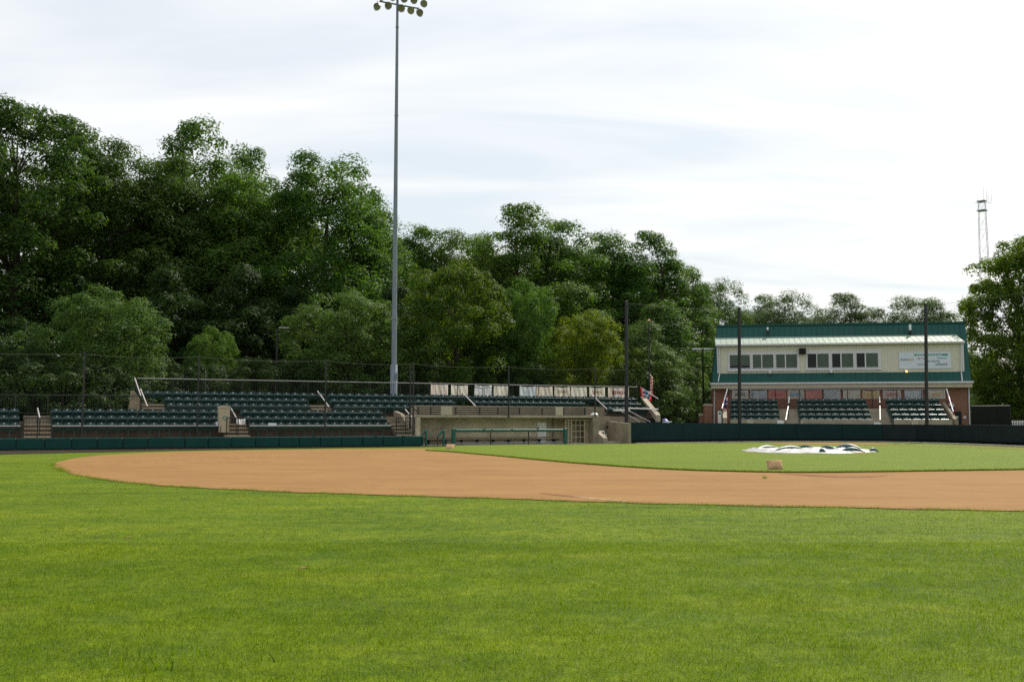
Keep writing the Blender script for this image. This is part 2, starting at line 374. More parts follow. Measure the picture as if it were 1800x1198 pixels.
cl = wn('ShaderNodeMix', data_type='RGBA'); t.links.new(rp.outputs[0], cl.inputs[0]); cl.inputs[6].default_value = (7.25, 7.95, 8.5, 1); cl.inputs[7].default_value = (9.7, 9.7, 9.6, 1)
mx = wn('ShaderNodeMix', data_type='RGBA'); mx.inputs[0].default_value = .84; t.links.new(sky.outputs[0], mx.inputs[6]); t.links.new(cl.outputs[2], mx.inputs[7])
t.links.new(mx.outputs[2], bg.inputs[0]); t.links.new(bg.outputs[0], out.inputs[0])
sd = bpy.data.lights.new('sun', 'SUN'); sd.energy = 5.0; sd.angle = R(.53); sd.color = (1, .93, .80)
so = bpy.data.objects.new('sun', sd); COL.objects.link(so)
sdir = Vector((math.sin(SUN_AZ) * math.cos(SUN_EL), math.cos(SUN_AZ) * math.cos(SUN_EL), math.sin(SUN_EL)))
so.rotation_euler = (-sdir).to_track_quat('-Z', 'Y').to_euler(); so.location = (40, 40, 60)
cam = bpy.data.cameras.new('camera'); cam.sensor_width = 36; cam.lens = 36 * FPX / 1800; cam.clip_end = 4000; cam.clip_start = .05
co = bpy.data.objects.new('camera', cam); COL.objects.link(co); co.location = (0, 0, H); co.rotation_euler = (R(90) + PITCH, 0, 0); sc.camera = co
vs = sc.view_settings; vs.view_transform = 'Standard'; vs.look = 'None'; vs.exposure = .33; vs.gamma = 1; vs.use_curve_mapping = False
sc.cycles.max_bounces = 6; sc.cycles.transparent_max_bounces = 8; sc.cycles.diffuse_bounces = 3; sc.cycles.glossy_bounces = 2; sc.cycles.transmission_bounces = 3
try: sc.cycles.use_denoising = False
except Exception: pass
# ---------------------------------------------------------------- ground
def smooth_poly(pts, sub=8, jit=0.0):
    n = len(pts); o = []
    for i in range(n):
        p0, p1, p2, p3 = (pts[(i + k) % n] for k in (-1, 0, 1, 2))
        for k in range(sub):
            u = k / sub
            q = .5 * ((2 * p1) + (p2 - p0) * u + (2 * p0 - 5 * p1 + 4 * p2 - p3) * u * u + (3 * p1 - p0 - 3 * p2 + p3) * u ** 3)
            if jit: q = q + Vector((mnoise.noise(q * 2.1), mnoise.noise(q * 2.1 + Vector((9, 3, 1))), 0)) * jit
            o.append(q)
    return o
def flat(poly, z, lip=0):
    mb = MB(); n = len(poly); mb.v = [(p.x, p.y, z) for p in poly]; mb.f = [tuple(range(n))]; mb.mi = [0]
    if lip:
        mb.v += [(p.x, p.y, z - lip) for p in poly]
        for k in range(n): mb.f.append((k, n + k, n + (k + 1) % n, (k + 1) % n)); mb.mi.append(0)
    return mb
gm = MB(); gm.grid(lambda u, v: ((u - .5) * 3000, -200 + v * 2400, -.004), 30, 30); structure('ground', gm, 'grass')
near = [(95, 816), (108, 826), (140, 835.5), (200, 845), (280, 852.5), (350, 857), (450, 862), (560, 866), (700, 870.5), (850, 875), (1000, 880), (1100, 883), (1200, 886), (1400, 890), (1600, 894), (1800, 898), (1980, 901)]
inner = [(1980, 823.5), (1800, 826), (1700, 827.5), (1600, 829), (1500, 830.5), (1400, 831), (1300, 829.5), (1200, 826.5), (1100, 821), (1000, 813.5), (940, 808), (880, 802.2), (830, 797.8), (790, 794.2), (748, 791.6)]
outer = [(785, 788.6), (730, 788.2), (600, 788.8), (500, 790.2), (400, 791.8), (300, 794), (200, 798.5), (150, 802.5), (115, 808.5)]
V2 = lambda *p: Vector((p[0], p[1], 0))
NEARW = [G(*p) for p in near[:-1]] + [V2(14.9 + 34.2 * math.cos(R(a)), 49.6 + 34.2 * math.sin(R(a))) for a in (-93, -85, -75, -65, -55, -45, -35, -27)]
INW = [V2(34.0, 44.6), V2(32.0, 41.2), V2(28.5, 37.6), V2(24, 34), V2(19.5, 31.3)] + [G(*p) for p in inner[1:]]
dpoly = smooth_poly(NEARW + [V2(40, 41), V2(36, 45)] + INW + [G(*p) for p in outer], 8, .05)
structure('infield_dirt', flat(dpoly, .006), 'dirt')
inf = INW + [G(770, 789.2), G(800, 784.5), G(900, 782.5), G(1000, 781.5), G(1100, 780.5), G(1250, 779.2), G(1500, 780), V2(27.5, 60), V2(30.5, 52)]
ipoly = smooth_poly(inf, 8, .04)
structure('infield_turf', flat(ipoly, .045, .05), 'turf')
# home plate circle and third base line, laid over the turf
hp = Vector((21.2, 67.0, 0)); circ = [hp + Vector((math.cos(a) * 3.9, math.sin(a) * 3.4, 0)) for a in [k * math.pi / 12 for k in range(24)]]
structure('home_plate_dirt', flat(smooth_poly(circ, 3, .05), .050), 'dirt')
ld = Vector((.427, -.904, 0)); pn = Vector((.904, .427, 0)) * .45; a0 = hp + ld * 3; a1 = hp + ld * 20
structure('baseline_dirt', flat([a0 - pn, a1 - pn, a1 + pn, a0 + pn], .054), 'dirt')
# gravel strip at the foot of the walls
tr = [G(-250, 806), G(-60, 800), G(100, 796), G(300, 792), G(500, 788.3), G(740, 785.2), G(800, 784)]
back = [L.pt(24, .3, 0), L.pt(-12, .3, 0)]
structure('gravel_strip', flat([v for v in tr] + back, .012), 'track')
# wall behind home: plan line at its foot
WL = [P(1099, 743, 69.0), P(1200, 743, 72), P(1300, 743, 74.8), P(1400, 743, 76.0), P(1480, 743, 75.8), P(1550, 743, 74.6), P(1610, 743, 72.6), P(1660, 743, 70), P(1710, 743, 66.8), P(1760, 743, 63.6), P(1810, 743, 60.4), P(1880, 743, 56.4), P(1960, 743, 52.4)]
WL = [Vector((p.x, p.y, 0)) for p in WL]
def offs(line, d):
    o = []
    for i, p in enumerate(line):
        a = (line[min(i + 1, len(line) - 1)] - line[max(i - 1, 0)]).normalized(); o.append(p + Vector((a.y, -a.x, 0)) * d)
    return o
structure('warning_track', flat(offs(WL, 1.0) + list(reversed(offs(WL, -.4))), .058, .05), 'track')
structure('kerb_strip', flat(offs(WL, 1.25) + list(reversed(offs(WL, 1.0))), .075, .07), 'kerb')
sd_ = [L.pt(21.5, .4, 0), L.pt(48, -.6, 0), L.pt(48, 6, 0), L.pt(21.5, 6, 0)]
structure('dugout_apron', flat([L.pt(21.4, 1.3, 0), L.pt(43, 1.3, 0), L.pt(43, 8, 0), L.pt(21.4, 8, 0)], .05, .05), 'kerb')
structure('car_park', flat([Vector((8, 92, 0)), Vector((75, 70, 0)), Vector((110, 120, 0)), Vector((8, 120, 0))], .01), 'asphalt')
structure('woodland_floor', flat([Vector((-120, 58, 0)), Vector((-30, 62, 0)), Vector((10, 92, 0)), Vector((60, 125, 0)), Vector((60, 260, 0)), Vector((-160, 260, 0))], .006), 'mulch')
# stained damp arc and chalk remnant on the clay
def ribbon(pts, wd, z):
    mb = MB(); P_ = [Vector((p.x, p.y, 0)) for p in pts]
    for i in range(len(P_) - 1):
        d0 = (P_[i + 1] - P_[max(i - 1, 0)]).normalized(); d1 = (P_[min(i + 2, len(P_) - 1)] - P_[i]).normalized()
        n0, n1 = Vector((-d0.y, d0.x, 0)) * wd[i], Vector((-d1.y, d1.x, 0)) * wd[i + 1]
        mb.quad((*(P_[i] - n0).xy, z), (*(P_[i + 1] - n1).xy, z), (*(P_[i + 1] + n1).xy, z), (*(P_[i] + n0).xy, z))
    return mb
MT['damp'] = M('damp_clay', (.19, .088, .040), .95, .1, .3, 3, .6, fine=.4)
MT['chalk'] = M('worn_chalk', (.40, .29, .20), .95, .1, .3, 6, .3, fine=.4)
structure('damp_clay_streak', ribbon([G(1368, 831.6), G(1400, 833.5), G(1440, 836.5), G(1475, 838.5), G(1520, 838), G(1560, 836)], [.02, .18, .30, .32, .22, .02], .010), 'damp')
structure('scuffed_clay_streak', ribbon([G(950, 867), G(975, 869.5), G(1000, 872), G(1018, 874.5)], [.02, .10, .10, .02], .010), 'damp')
structure('chalk_trace', ribbon([G(1008, 873), G(1030, 875.6), G(1055, 877.6), G(1080, 879.6), G(1104, 882.2)], [.01, .05, .06, .05, .02], .012), 'chalk')
structure('clay_edge', ribbon(dpoly[18:8 * (len(near) - 1):2], [max(.01, .05 + .16 * mnoise.noise((i * .37, 2, 1))) for i in range(400)], .008), 'damp')
# ---------------------------------------------------------------- grass blades
def grass_object(name, pts, hmin, hmax, wid, seed):
    rs = np.random.RandomState(seed); n = len(pts)
    ang = rs.rand(n) * 2 * np.pi; hh = hmin + (hmax - hmin) * rs.rand(n) ** 1.3; ww = wid * (.7 + .6 * rs.rand(n))
    lean = hh * (.15 + .75 * rs.rand(n)); la = rs.rand(n) * 2 * np.pi
    dx, dy = np.cos(ang) * ww / 2, np.sin(ang) * ww / 2; lx, ly = np.cos(la) * lean, np.sin(la) * lean
    x, y, z = pts[:, 0], pts[:, 1], pts[:, 2]
    V = np.zeros((n, 5, 3), np.float32)
    V[:, 0] = np.stack([x - dx, y - dy, z], 1); V[:, 1] = np.stack([x + dx, y + dy, z], 1)
    V[:, 2] = np.stack([x + dx * .8 + lx * .35, y + dy * .8 + ly * .35, z + hh * .6], 1); V[:, 3] = np.stack([x - dx * .8 + lx * .35, y - dy * .8 + ly * .35, z + hh * .6], 1)
    V[:, 4] = np.stack([x + lx, y + ly, z + hh], 1)
    b = (np.arange(n) * 5)[:, None]
    loops = np.concatenate([b + np.array([[0, 1, 2, 3]]), b + np.array([[3, 2, 4]])], 1).astype(np.int32).ravel()
    st = (np.arange(n) * 7)[:, None] + np.array([[0, 4]])
    me = bpy.data.meshes.new(name); me.vertices.add(n * 5); me.vertices.foreach_set('co', V.ravel())
    me.loops.add(n * 7); me.loops.foreach_set('vertex_index', loops); me.polygons.add(n * 2); me.polygons.foreach_set('loop_start', st.astype(np.int32).ravel())
    me.update(calc_edges=True); me.materials.append(MT['blade'])
    o = bpy.data.objects.new(name, me); COL.objects.link(o); tag(o, kind='stuff'); return o
rs = np.random.RandomState(3)
dp = np.array([(p.x, p.y) for p in dpoly])
def inside(pts, poly):
    x, y = pts[:, 0], pts[:, 1]; c = np.zeros(len(pts), bool); n = len(poly); j = n - 1
    for i in range(n):
        xi, yi, xj, yj = *poly[i], *poly[j]
        m = ((yi > y) != (yj > y)) & (x < (xj - xi) * (y - yi) / (yj - yi + 1e-12) + xi); c ^= m; j = i
    return c
def scatter(n, d0, d1, k):
    u = rs.rand(n); d = ((1 - u) * d0 ** k + u * d1 ** k) ** (1 / k); x = (rs.rand(n) * 2 - 1) * (.55 * d + 3)
    return np.stack([x, d, np.zeros(n)], 1)
pts = np.concatenate([scatter(500000, 4.6, 12.0, .9), scatter(310000, 11.0, 40.0, .35)])
cl = np.array([mnoise.noise((p[0] * 1.7, p[1] * 1.7, 0)) for p in pts[::1]])
pts = pts[(rs.rand(len(pts)) < .72 + .55 * cl)]
pts = pts[~inside(pts, dp)]
far = pts[:, 1] > 12
tag(grass_object('outfield_grass', pts[~far], .010, .032, .0034, 5), 'mown yellow-green outfield grass in front of the camera', 'grass')
tag(grass_object('distant_outfield_grass', pts[far], .012, .030, .0055, 6), 'mown outfield grass near the edge of the clay', 'grass')
def edge_pts(poly, per, spread, z):
    o = []
    for i in range(len(poly) - 1):
        a, b = poly[i], poly[i + 1]; ln = (b - a).length
        for _ in range(int(ln * per)):
            q = a.lerp(b, random.random()); o.append((q.x + random.gauss(0, spread), q.y + random.gauss(0, spread), z))
    return np.array(o)
ne = edge_pts(dpoly[:8 * (len(near) + 1)], 420, .11, 0); ne = ne[np.array([mnoise.noise((p[0] * 1.3, p[1] * 1.3, 5)) + .35 * mnoise.noise((p[0] * 5, p[1] * 5, 2)) > -.12 for p in ne])]; tag(grass_object('turf_edge_grass', ne, .012, .036, .007, 8), 'ragged grass along the near edge of the clay', 'grass')
ie = edge_pts(ipoly[:8 * (len(INW) - 1)], 150, .03, .04); tag(grass_object('infield_edge_grass', ie, .015, .045, .012, 9), 'ragged grass along the edge of the infield turf', 'grass')
wp = np.array([(*G(300 + random.gauss(0, 75), 1175 + random.gauss(0, 14)).xy, 0) for _ in range(70)])
tag(grass_object('tall_weed_grass', wp, .05, .085, .009, 11), 'longer pale weed blades standing in the mown grass', 'grass')
wt = np.array([(*(G(1345, 841).xy + Vector((random.gauss(0, .03), random.gauss(0, .03)))), .006) for _ in range(26)])
solo_w = grass_object('clay_weed', wt, .04, .10, .012, 12); solo_w['kind'] = 'thing'; tag(solo_w, 'small green weed growing alone in the clay near second base', 'weed')
for (px, py, lab) in ((532, 1008, 'dry brown fallen leaf lying on the mown grass'), (225, 953, 'small pale fallen leaf lying far left on the grass')):
    g = G(px, py); mb = MB(); mb.grid(lambda u, v: (g.x + (u - .5) * .09, g.y + (v - .5) * .05 * (1 - abs(2 * u - 1) ** 2 * .9), .042 + .02 * abs(v - .5) + .012 * u), 6, 4)
    solo('fallen_leaf', lab, 'leaf', mb, 'clay', (g.x, g.y, .0), group='fallen leaves on the grass')
# ---------------------------------------------------------------- bases and mound cover
def cushion(name, g, w_, d_, h_, tilt, yaw, label, mat):
    mb = MB()
    def fn(u, v):
        a, b = u * 2 - 1, v * math.tau
        return 0, 0, 0
    nu, nv = 14, 10
    for top in (1, -1):
        mb.grid(lambda u, v, s=top: ((u - .5) * w_ * (1 - .06 * math.sin(math.pi * v)), (v - .5) * d_ * (1 - .06 * math.sin(math.pi * u)),
                s * h_ * .5 * (math.sin(math.pi * min(max(u, .0), 1)) * math.sin(math.pi * min(max(v, 0), 1))) ** .35 + .008 * mnoise.noise((u * 5, v * 5, 3 * s))), nu, nv)
    rot = Matrix.Rotation(yaw, 4, 'Z') @ Matrix.Rotation(tilt, 4, 'X')
    mb.v = [tuple(rot @ Vector(q)) for q in mb.v]; lo = min(q[2] for q in mb.v); mb.v = [(x, y, z - lo) for x, y, z in mb.v]
    o = make(name, mb, mat, (0, 0, 0), True); o.location = (g.x, g.y, .008); return tag(o, label, 'base', 'bases on the infield')
g = G(1362, 827); cushion('canvas_base', g, .47, .36, .17, R(52), R(-3), 'dirty tan base bag tipped up at the infield grass edge, nearest the camera', 'clay').location.z = .03
g = G(791, 790); cushion('canvas_base', g, .50, .46, .12, R(38), R(-14), 'plain tan base bag lying far off in front of the green dugout rail', 'clay')
mc = G(1424, 794); mc = Vector((14.2, 48.1, 0))
mound = MB(); mound.lathe([(2.9, .046), (2.6, .065), (1.8, .09), (.8, .11), (.01, .115)], 32, mc.x, mc.y); structure('pitchers_mound', mound, 'dirt', True)
def tarp_fn(u, v):
    x, y = u * 2 - 1, v * 2 - 1; a = math.atan2(y, x); r = max(abs(x), abs(y)); k = 2.85 * (1 + .08 * math.sin(3 * a + .6) + .05 * math.sin(5 * a + 2) + .015 * math.sin(11 * a))
    px_, py_ = math.cos(a) * r * k * 1.06, math.sin(a) * r * k * .98
    dome = .12 * max(0, 1 - (r * 1.02) ** 2) ** .8
    q = Vector((px_, py_, 0)); fold = .085 * abs(mnoise.noise(q * .8 + Vector((3, 7, 0)))) + .07 * (1 - abs(mnoise.noise(q * 1.5))) ** 5 + .05 * max(0, math.sin(px_ * 2.2 + py_ * 1.3)) ** 3
    return (mc.x + px_, mc.y + py_, .052 + dome + fold * min(1, (1 - r) * 5 + .12))
tm = MB(); tm.grid(tarp_fn, 90, 70)
to = thing('mound_tarp', 'crumpled white tarpaulin with dark green folds spread over the pitching mound', 'tarpaulin', (mc.x, mc.y, 0))
part(to, 'sheet', tm, 'tarpw', True)
for (xa, ya, xb_, yb, hh, dep_) in ((-2.6, .2, -.9, 1.3, .12, .6), (-2.1, -1.5, -.2, -.6, .13, .6), (-.5, .7, .5, -.2, .10, .3), (.3, -.4, 1.2, -1.1, .11, .35), (.9, -2.0, 2.1, -2.0, .13, .5), (1.5, .8, 2.9, .2, .22, .9), (2.6, -.9, 3.2, -.7, .10, .3), (-.35, -2.75, .05, -2.8, .11, .2)):
    def ff(u, v):
        x, y = xa + (xb_ - xa) * u, ya + (yb - ya) * u; l = math.sin(math.pi * u)
        r = math.hypot(x, y); base = .06 + .11 * max(0, 1 - (r / 3.05) ** 2) ** .8
        return (mc.x + x, mc.y + y - dep_ * .15 * math.sin(math.pi * v) * l + dep_ * v * l * .6, base + (hh * .95 + .10) * l * math.sin(math.pi * (.06 + .6 * v)) - .01)
    part(to, 'fold', MB().grid(ff, 16, 6), 'tarpg', True)
# ---------------------------------------------------------------- trees
def tree_arch(seed, Ht, Wd, cb, prof, nclump, nleaf, leaf, rc, lobes=.28):
    rg = random.Random(seed); rn = np.random.RandomState(seed)
    def rad(z): 
        u = (z - cb) / (Ht - cb); return Wd * .5 * prof(min(max(u, 0), 1))
    lob = [(rg.uniform(0, 6.28), rg.uniform(cb, Ht), rg.uniform(.5, 1)) for _ in range(9)]
    cl = []
    while len(cl) < nclump:
        z = rg.uniform(cb, Ht); r = rad(z)
        if rg.random() > r / (Wd * .5) + .12: continue
        a = rg.uniform(0, 6.28); k = 1 - lobes * .55
        for la, lz, lw in lob: k += lobes * 1.0 * lw * math.exp(-((math.remainder(a - la, 6.28)) / .55) ** 2 - ((z - lz) / (Ht * .13)) ** 2)
        q = rg.random() ** .38 * r * min(k, 1.25); cl.append(Vector((q * math.cos(a), q * math.sin(a), z)))
    # trunk and limbs
    tb = MB(); n = 9; bend = [Vector((rg.gauss(0, .12), rg.gauss(0, .12), 0)) for _ in range(n)]; tp = []; cur = Vector((0, 0, -.2))
    for i in range(n):
        u = i / (n - 1); tp.append(Vector((cur.x, cur.y, u * Ht * .86 - .2))); cur = cur + bend[i] * (Ht / 14)
    r0 = .018 * Ht + .04; tb.path(tp, [r0 * (1.25 if i == 0 else (1 - .92 * i / (n - 1)) ** .9 + .03) for i in range(n)], 9)
    for c in rg.sample(cl, min(len(cl), 46)):
        zs = max(cb * .7, c.z - (.55 + .5 * rg.random()) * (Vector((c.x, c.y)).length + .4)); zs = min(zs, Ht * .8)
        i = min(int((zs + .2) / (Ht * .86) * (n - 1)), n - 2); st = tp[i].lerp(tp[i + 1], .5); rr = r0 * (1 - .85 * zs / Ht) * .42
        md = st.lerp(c, .5) + Vector((rg.gauss(0, .25), rg.gauss(0, .25), .3))
        tb.path([st, st.lerp(md, .6), md, c], [rr, rr * .75, rr * .5, rr * .15], 5)
    # leaves
    C = np.array([tuple(c) for c in cl]); N_ = nclump * nleaf; ci = np.repeat(np.arange(nclump), nleaf)
    rcs = (rc * (.65 + .7 * rn.rand(nclump)))[ci]; d = rn.normal(size=(N_, 3)); d /= np.linalg.norm(d, axis=1)[:, None]
    d[:, 2] = np.where((d[:, 2] < -.3) & (rn.rand(N_) < .6), -d[:, 2], d[:, 2])
    rr = rcs * (.62 + .42 * rn.rand(N_)) * (1 + .18 * np.sin(d[:, 0] * 7 + rcs * 9) * np.sin(d[:, 2] * 6)); pos = C[ci] + d * rr[:, None] * np.array([1, 1, .85])
    nm = d * 1.1 + rn.normal(size=(N_, 3)) * .30 + np.array([0, 0, .40]); nm /= np.linalg.norm(nm, axis=1)[:, None]
    h = rn.normal(size=(N_, 3)); u = np.cross(nm, h); u /= np.linalg.norm(u, axis=1)[:, None]; v = np.cross(nm, u)
    s = (leaf * (.6 + .8 * rn.rand(N_)))[:, None]; wv = s * .62
    A = pos - u * s * .55; Bq = pos - v * wv * .5 + nm * s * .10 + u * s * .05; Cq = pos + u * s * .55 - nm * s * .08; D = pos + v * wv * .5 + nm * s * .10 + u * s * .05
    V = np.stack([A, Bq, Cq, D], 1).astype(np.float32)
    b = (np.arange(N_) * 4)[:, None]; loops = (b + np.array([[0, 1, 2, 0, 2, 3]])).astype(np.int32).ravel()
    me = bpy.data.meshes.new('crown'); me.vertices.add(N_ * 4); me.vertices.foreach_set('co', V.ravel()); me.loops.add(N_ * 6); me.loops.foreach_set('vertex_index', loops)
    me.polygons.add(N_ * 2); me.polygons.foreach_set('loop_start', (np.arange(N_ * 2) * 3).astype(np.int32)); me.update(calc_edges=True)
    tm_ = bpy.data.meshes.new('trunk'); tm_.from_pydata(tb.v, [], tb.f); tm_.materials.append(MT['bark']); tm_.polygons.foreach_set('use_smooth', [True] * len(tm_.polygons))
    return dict(H=Ht, W=Wd, crown=me, trunk=tm_)
pf_tall = lambda u: (math.sin(math.pi * min(1, .12 + u * .82)) ** .7) * (1 - .25 * u)
pf_wide = lambda u: math.sin(math.pi * (.1 + .84 * u)) ** .55
pf_round = lambda u: math.sqrt(max(0, 1 - (2 * u * .96 - .92) ** 2)) ** .8
pf_egg = lambda u: math.sin(math.pi * (.14 + .84 * u ** .8)) ** .7 * (1 - .3 * u)
pf_loose = lambda u: (.45 + .55 * math.sin(math.pi * u) ** .8) * (1 - .5 * u ** 7)
pf_mpl = lambda u: max(0, 1 - (2 * u - .9) ** 2 / 1.25) ** .6
ARCH = dict(
    tall=tree_arch(11, 28, 13, 2.5, pf_tall, 280, 230, .235, 1.3, .42), tall2=tree_arch(23, 28, 14, 2.0, pf_wide, 310, 230, .235, 1.35, .42), loose=tree_arch(31, 28, 12, 4, pf_loose, 190, 230, .235, 1.25, .55),
    oak=tree_arch(37, 29, 17, 9, pf_wide, 330, 210, .24, 1.15, .50),
    roundt=tree_arch(43, 12, 9.5, .8, pf_round, 280, 210, .155, .72, .24), egg=tree_arch(57, 13, 9, .6, pf_egg, 250, 200, .165, .75, .32), bush=tree_arch(61, 7, 7, .1, pf_wide, 130, 200, .155, .65, .40),
    mass=tree_arch(67, 6, 13, .1, pf_wide, 260, 190, .15, .62, .45), maple=tree_arch(71, 17, 11, 1.4, pf_mpl, 430, 190, .19, .72, .32))
crown_cache = {}
def tree(name, kind, leafm, px, ytop, Y, wpx, label, rot, group, cat='tree', lift=0):
    a = ARCH[kind]; top = P(px, ytop, Y); ht = max(2, top.z - lift); wd = wpx * Y / FPX
    key = (kind, leafm)
    if key not in crown_cache:
        m = a['crown'] if not any(k[0] == kind for k in crown_cache) else a['crown'].copy()
        m.materials.clear(); m.materials.append(MT[leafm]); crown_cache[key] = m
    r = bpy.data.objects.new(name, None); COL.objects.link(r); r.location = (top.x, Y, lift); r.rotation_euler = (0, 0, R(rot)); r.scale = (wd * 1.12 / a['W'], wd * 1.12 / a['W'], ht / a['H'] * .97)
    tag(r, label, cat, group)
    for nm, me in (('crown', crown_cache[key]), ('trunk', a['trunk'])):
        o = bpy.data.objects.new(nm, me); COL.objects.link(o); o.parent = r
    return r
FG = 'woodland trees behind the first base stand'
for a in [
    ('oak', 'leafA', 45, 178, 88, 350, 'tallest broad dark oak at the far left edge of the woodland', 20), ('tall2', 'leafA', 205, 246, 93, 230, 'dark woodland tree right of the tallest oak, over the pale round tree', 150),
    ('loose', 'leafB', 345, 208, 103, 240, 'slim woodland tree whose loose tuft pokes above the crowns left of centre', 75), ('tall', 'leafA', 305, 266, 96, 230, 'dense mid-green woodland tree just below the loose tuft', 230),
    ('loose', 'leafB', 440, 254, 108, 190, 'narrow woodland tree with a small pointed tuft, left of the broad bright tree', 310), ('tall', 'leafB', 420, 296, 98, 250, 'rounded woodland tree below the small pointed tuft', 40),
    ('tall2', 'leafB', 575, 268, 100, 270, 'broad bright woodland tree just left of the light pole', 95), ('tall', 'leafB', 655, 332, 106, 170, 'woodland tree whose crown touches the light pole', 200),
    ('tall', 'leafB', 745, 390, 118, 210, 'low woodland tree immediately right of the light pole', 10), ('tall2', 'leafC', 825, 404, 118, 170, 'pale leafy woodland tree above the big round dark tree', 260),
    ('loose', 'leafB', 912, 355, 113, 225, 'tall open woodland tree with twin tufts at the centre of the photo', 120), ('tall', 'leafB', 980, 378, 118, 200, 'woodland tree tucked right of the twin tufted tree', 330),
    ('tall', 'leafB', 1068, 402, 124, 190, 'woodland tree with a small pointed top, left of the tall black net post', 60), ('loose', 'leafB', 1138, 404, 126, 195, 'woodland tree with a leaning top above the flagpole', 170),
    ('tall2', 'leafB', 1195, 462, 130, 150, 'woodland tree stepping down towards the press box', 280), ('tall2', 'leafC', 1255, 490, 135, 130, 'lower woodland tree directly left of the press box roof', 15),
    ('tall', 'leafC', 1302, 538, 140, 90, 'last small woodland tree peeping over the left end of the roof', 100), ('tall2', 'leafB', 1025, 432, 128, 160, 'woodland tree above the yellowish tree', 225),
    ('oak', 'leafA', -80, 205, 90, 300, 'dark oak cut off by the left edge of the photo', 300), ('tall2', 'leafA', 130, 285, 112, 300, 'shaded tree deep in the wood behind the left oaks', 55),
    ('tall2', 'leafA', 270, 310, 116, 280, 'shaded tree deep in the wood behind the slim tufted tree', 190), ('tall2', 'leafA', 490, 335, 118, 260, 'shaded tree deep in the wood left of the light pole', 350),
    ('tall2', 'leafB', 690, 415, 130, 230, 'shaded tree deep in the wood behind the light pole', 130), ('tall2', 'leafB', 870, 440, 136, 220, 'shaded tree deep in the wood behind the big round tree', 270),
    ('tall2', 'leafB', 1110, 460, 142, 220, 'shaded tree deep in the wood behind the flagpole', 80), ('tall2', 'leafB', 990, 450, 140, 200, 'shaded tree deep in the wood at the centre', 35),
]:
    tree('woodland_tree', a[0], a[1], a[2], a[3], a[4], a[5], a[6], a[7], FG)
UG = 'understorey trees in the shade of the wood'
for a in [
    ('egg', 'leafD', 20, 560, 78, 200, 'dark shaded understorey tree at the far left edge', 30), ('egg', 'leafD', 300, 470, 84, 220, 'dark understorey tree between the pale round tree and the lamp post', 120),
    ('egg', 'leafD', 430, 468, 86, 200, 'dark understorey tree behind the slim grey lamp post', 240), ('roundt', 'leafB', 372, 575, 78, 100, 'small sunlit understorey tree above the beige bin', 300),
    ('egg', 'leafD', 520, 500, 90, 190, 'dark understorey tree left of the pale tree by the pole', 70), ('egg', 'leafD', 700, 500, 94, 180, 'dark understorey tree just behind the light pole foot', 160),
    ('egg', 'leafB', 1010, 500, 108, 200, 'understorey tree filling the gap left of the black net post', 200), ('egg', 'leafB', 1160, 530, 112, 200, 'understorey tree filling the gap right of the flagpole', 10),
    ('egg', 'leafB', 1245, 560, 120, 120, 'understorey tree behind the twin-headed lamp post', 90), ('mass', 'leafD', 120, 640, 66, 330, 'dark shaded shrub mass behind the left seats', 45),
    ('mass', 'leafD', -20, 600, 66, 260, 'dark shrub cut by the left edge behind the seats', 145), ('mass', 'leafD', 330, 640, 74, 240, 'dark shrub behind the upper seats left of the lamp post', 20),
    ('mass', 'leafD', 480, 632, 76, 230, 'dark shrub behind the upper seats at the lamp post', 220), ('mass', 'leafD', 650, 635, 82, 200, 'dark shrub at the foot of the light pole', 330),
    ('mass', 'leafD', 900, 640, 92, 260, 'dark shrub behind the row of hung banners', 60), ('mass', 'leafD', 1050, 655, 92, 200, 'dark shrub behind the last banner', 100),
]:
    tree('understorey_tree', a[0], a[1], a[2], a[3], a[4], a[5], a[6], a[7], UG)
OG = 'ornamental trees lined behind the stand'
for a in [
    ('roundt', 'leafC', 188, 506, 70, 215, 'pale dusty-green round tree behind the left lower seats', 10), ('roundt', 'leafC', 608, 513, 80, 225, 'pale green round tree left of the light pole', 200),
    ('roundt', 'leafO', 806, 460, 84, 205, 'big round olive-green tree right of the light pole', 95), ('roundt', 'leafB', 922, 492, 88, 130, 'round green tree tucked right of the big olive tree', 320),
    ('roundt', 'leafY', 1032, 548, 86, 140, 'yellowish-topped tree left of the tall black net post', 150), ('egg', 'leafC', 1135, 566, 88, 170, 'dusty green tree right behind the flagpole and draped flag', 250),
    ('bush', 'leafC', 1205, 635, 96, 110, 'pale green shrub left of the brick gate pillar', 50), ('roundt', 'leafB', 885, 560, 86, 130, 'small round tree over the hung white sheet', 40),
    ('bush', 'leafB', 1165, 655, 92, 110, 'low green shrub behind the blue covered pile', 280),
]:
    tree('ornamental_tree', a[0], a[1], a[2], a[3], a[4], a[5], a[6], a[7], OG)
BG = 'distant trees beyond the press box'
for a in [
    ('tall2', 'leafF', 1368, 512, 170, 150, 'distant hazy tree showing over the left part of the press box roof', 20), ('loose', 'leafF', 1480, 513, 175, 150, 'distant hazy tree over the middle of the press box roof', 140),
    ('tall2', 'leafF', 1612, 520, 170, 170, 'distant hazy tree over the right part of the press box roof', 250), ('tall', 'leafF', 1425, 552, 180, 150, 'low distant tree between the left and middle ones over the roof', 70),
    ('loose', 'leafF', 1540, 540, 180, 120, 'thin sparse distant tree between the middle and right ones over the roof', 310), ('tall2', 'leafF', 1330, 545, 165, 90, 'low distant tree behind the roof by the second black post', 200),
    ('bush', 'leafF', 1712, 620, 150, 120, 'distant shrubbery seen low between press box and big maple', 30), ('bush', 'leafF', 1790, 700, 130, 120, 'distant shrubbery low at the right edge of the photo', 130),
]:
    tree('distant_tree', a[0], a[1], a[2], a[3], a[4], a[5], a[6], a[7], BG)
tree('maple_tree', 'maple', 'leafM', 1788, 418, 92, 205, 'big sunlit maple right of the press box', 200, None)
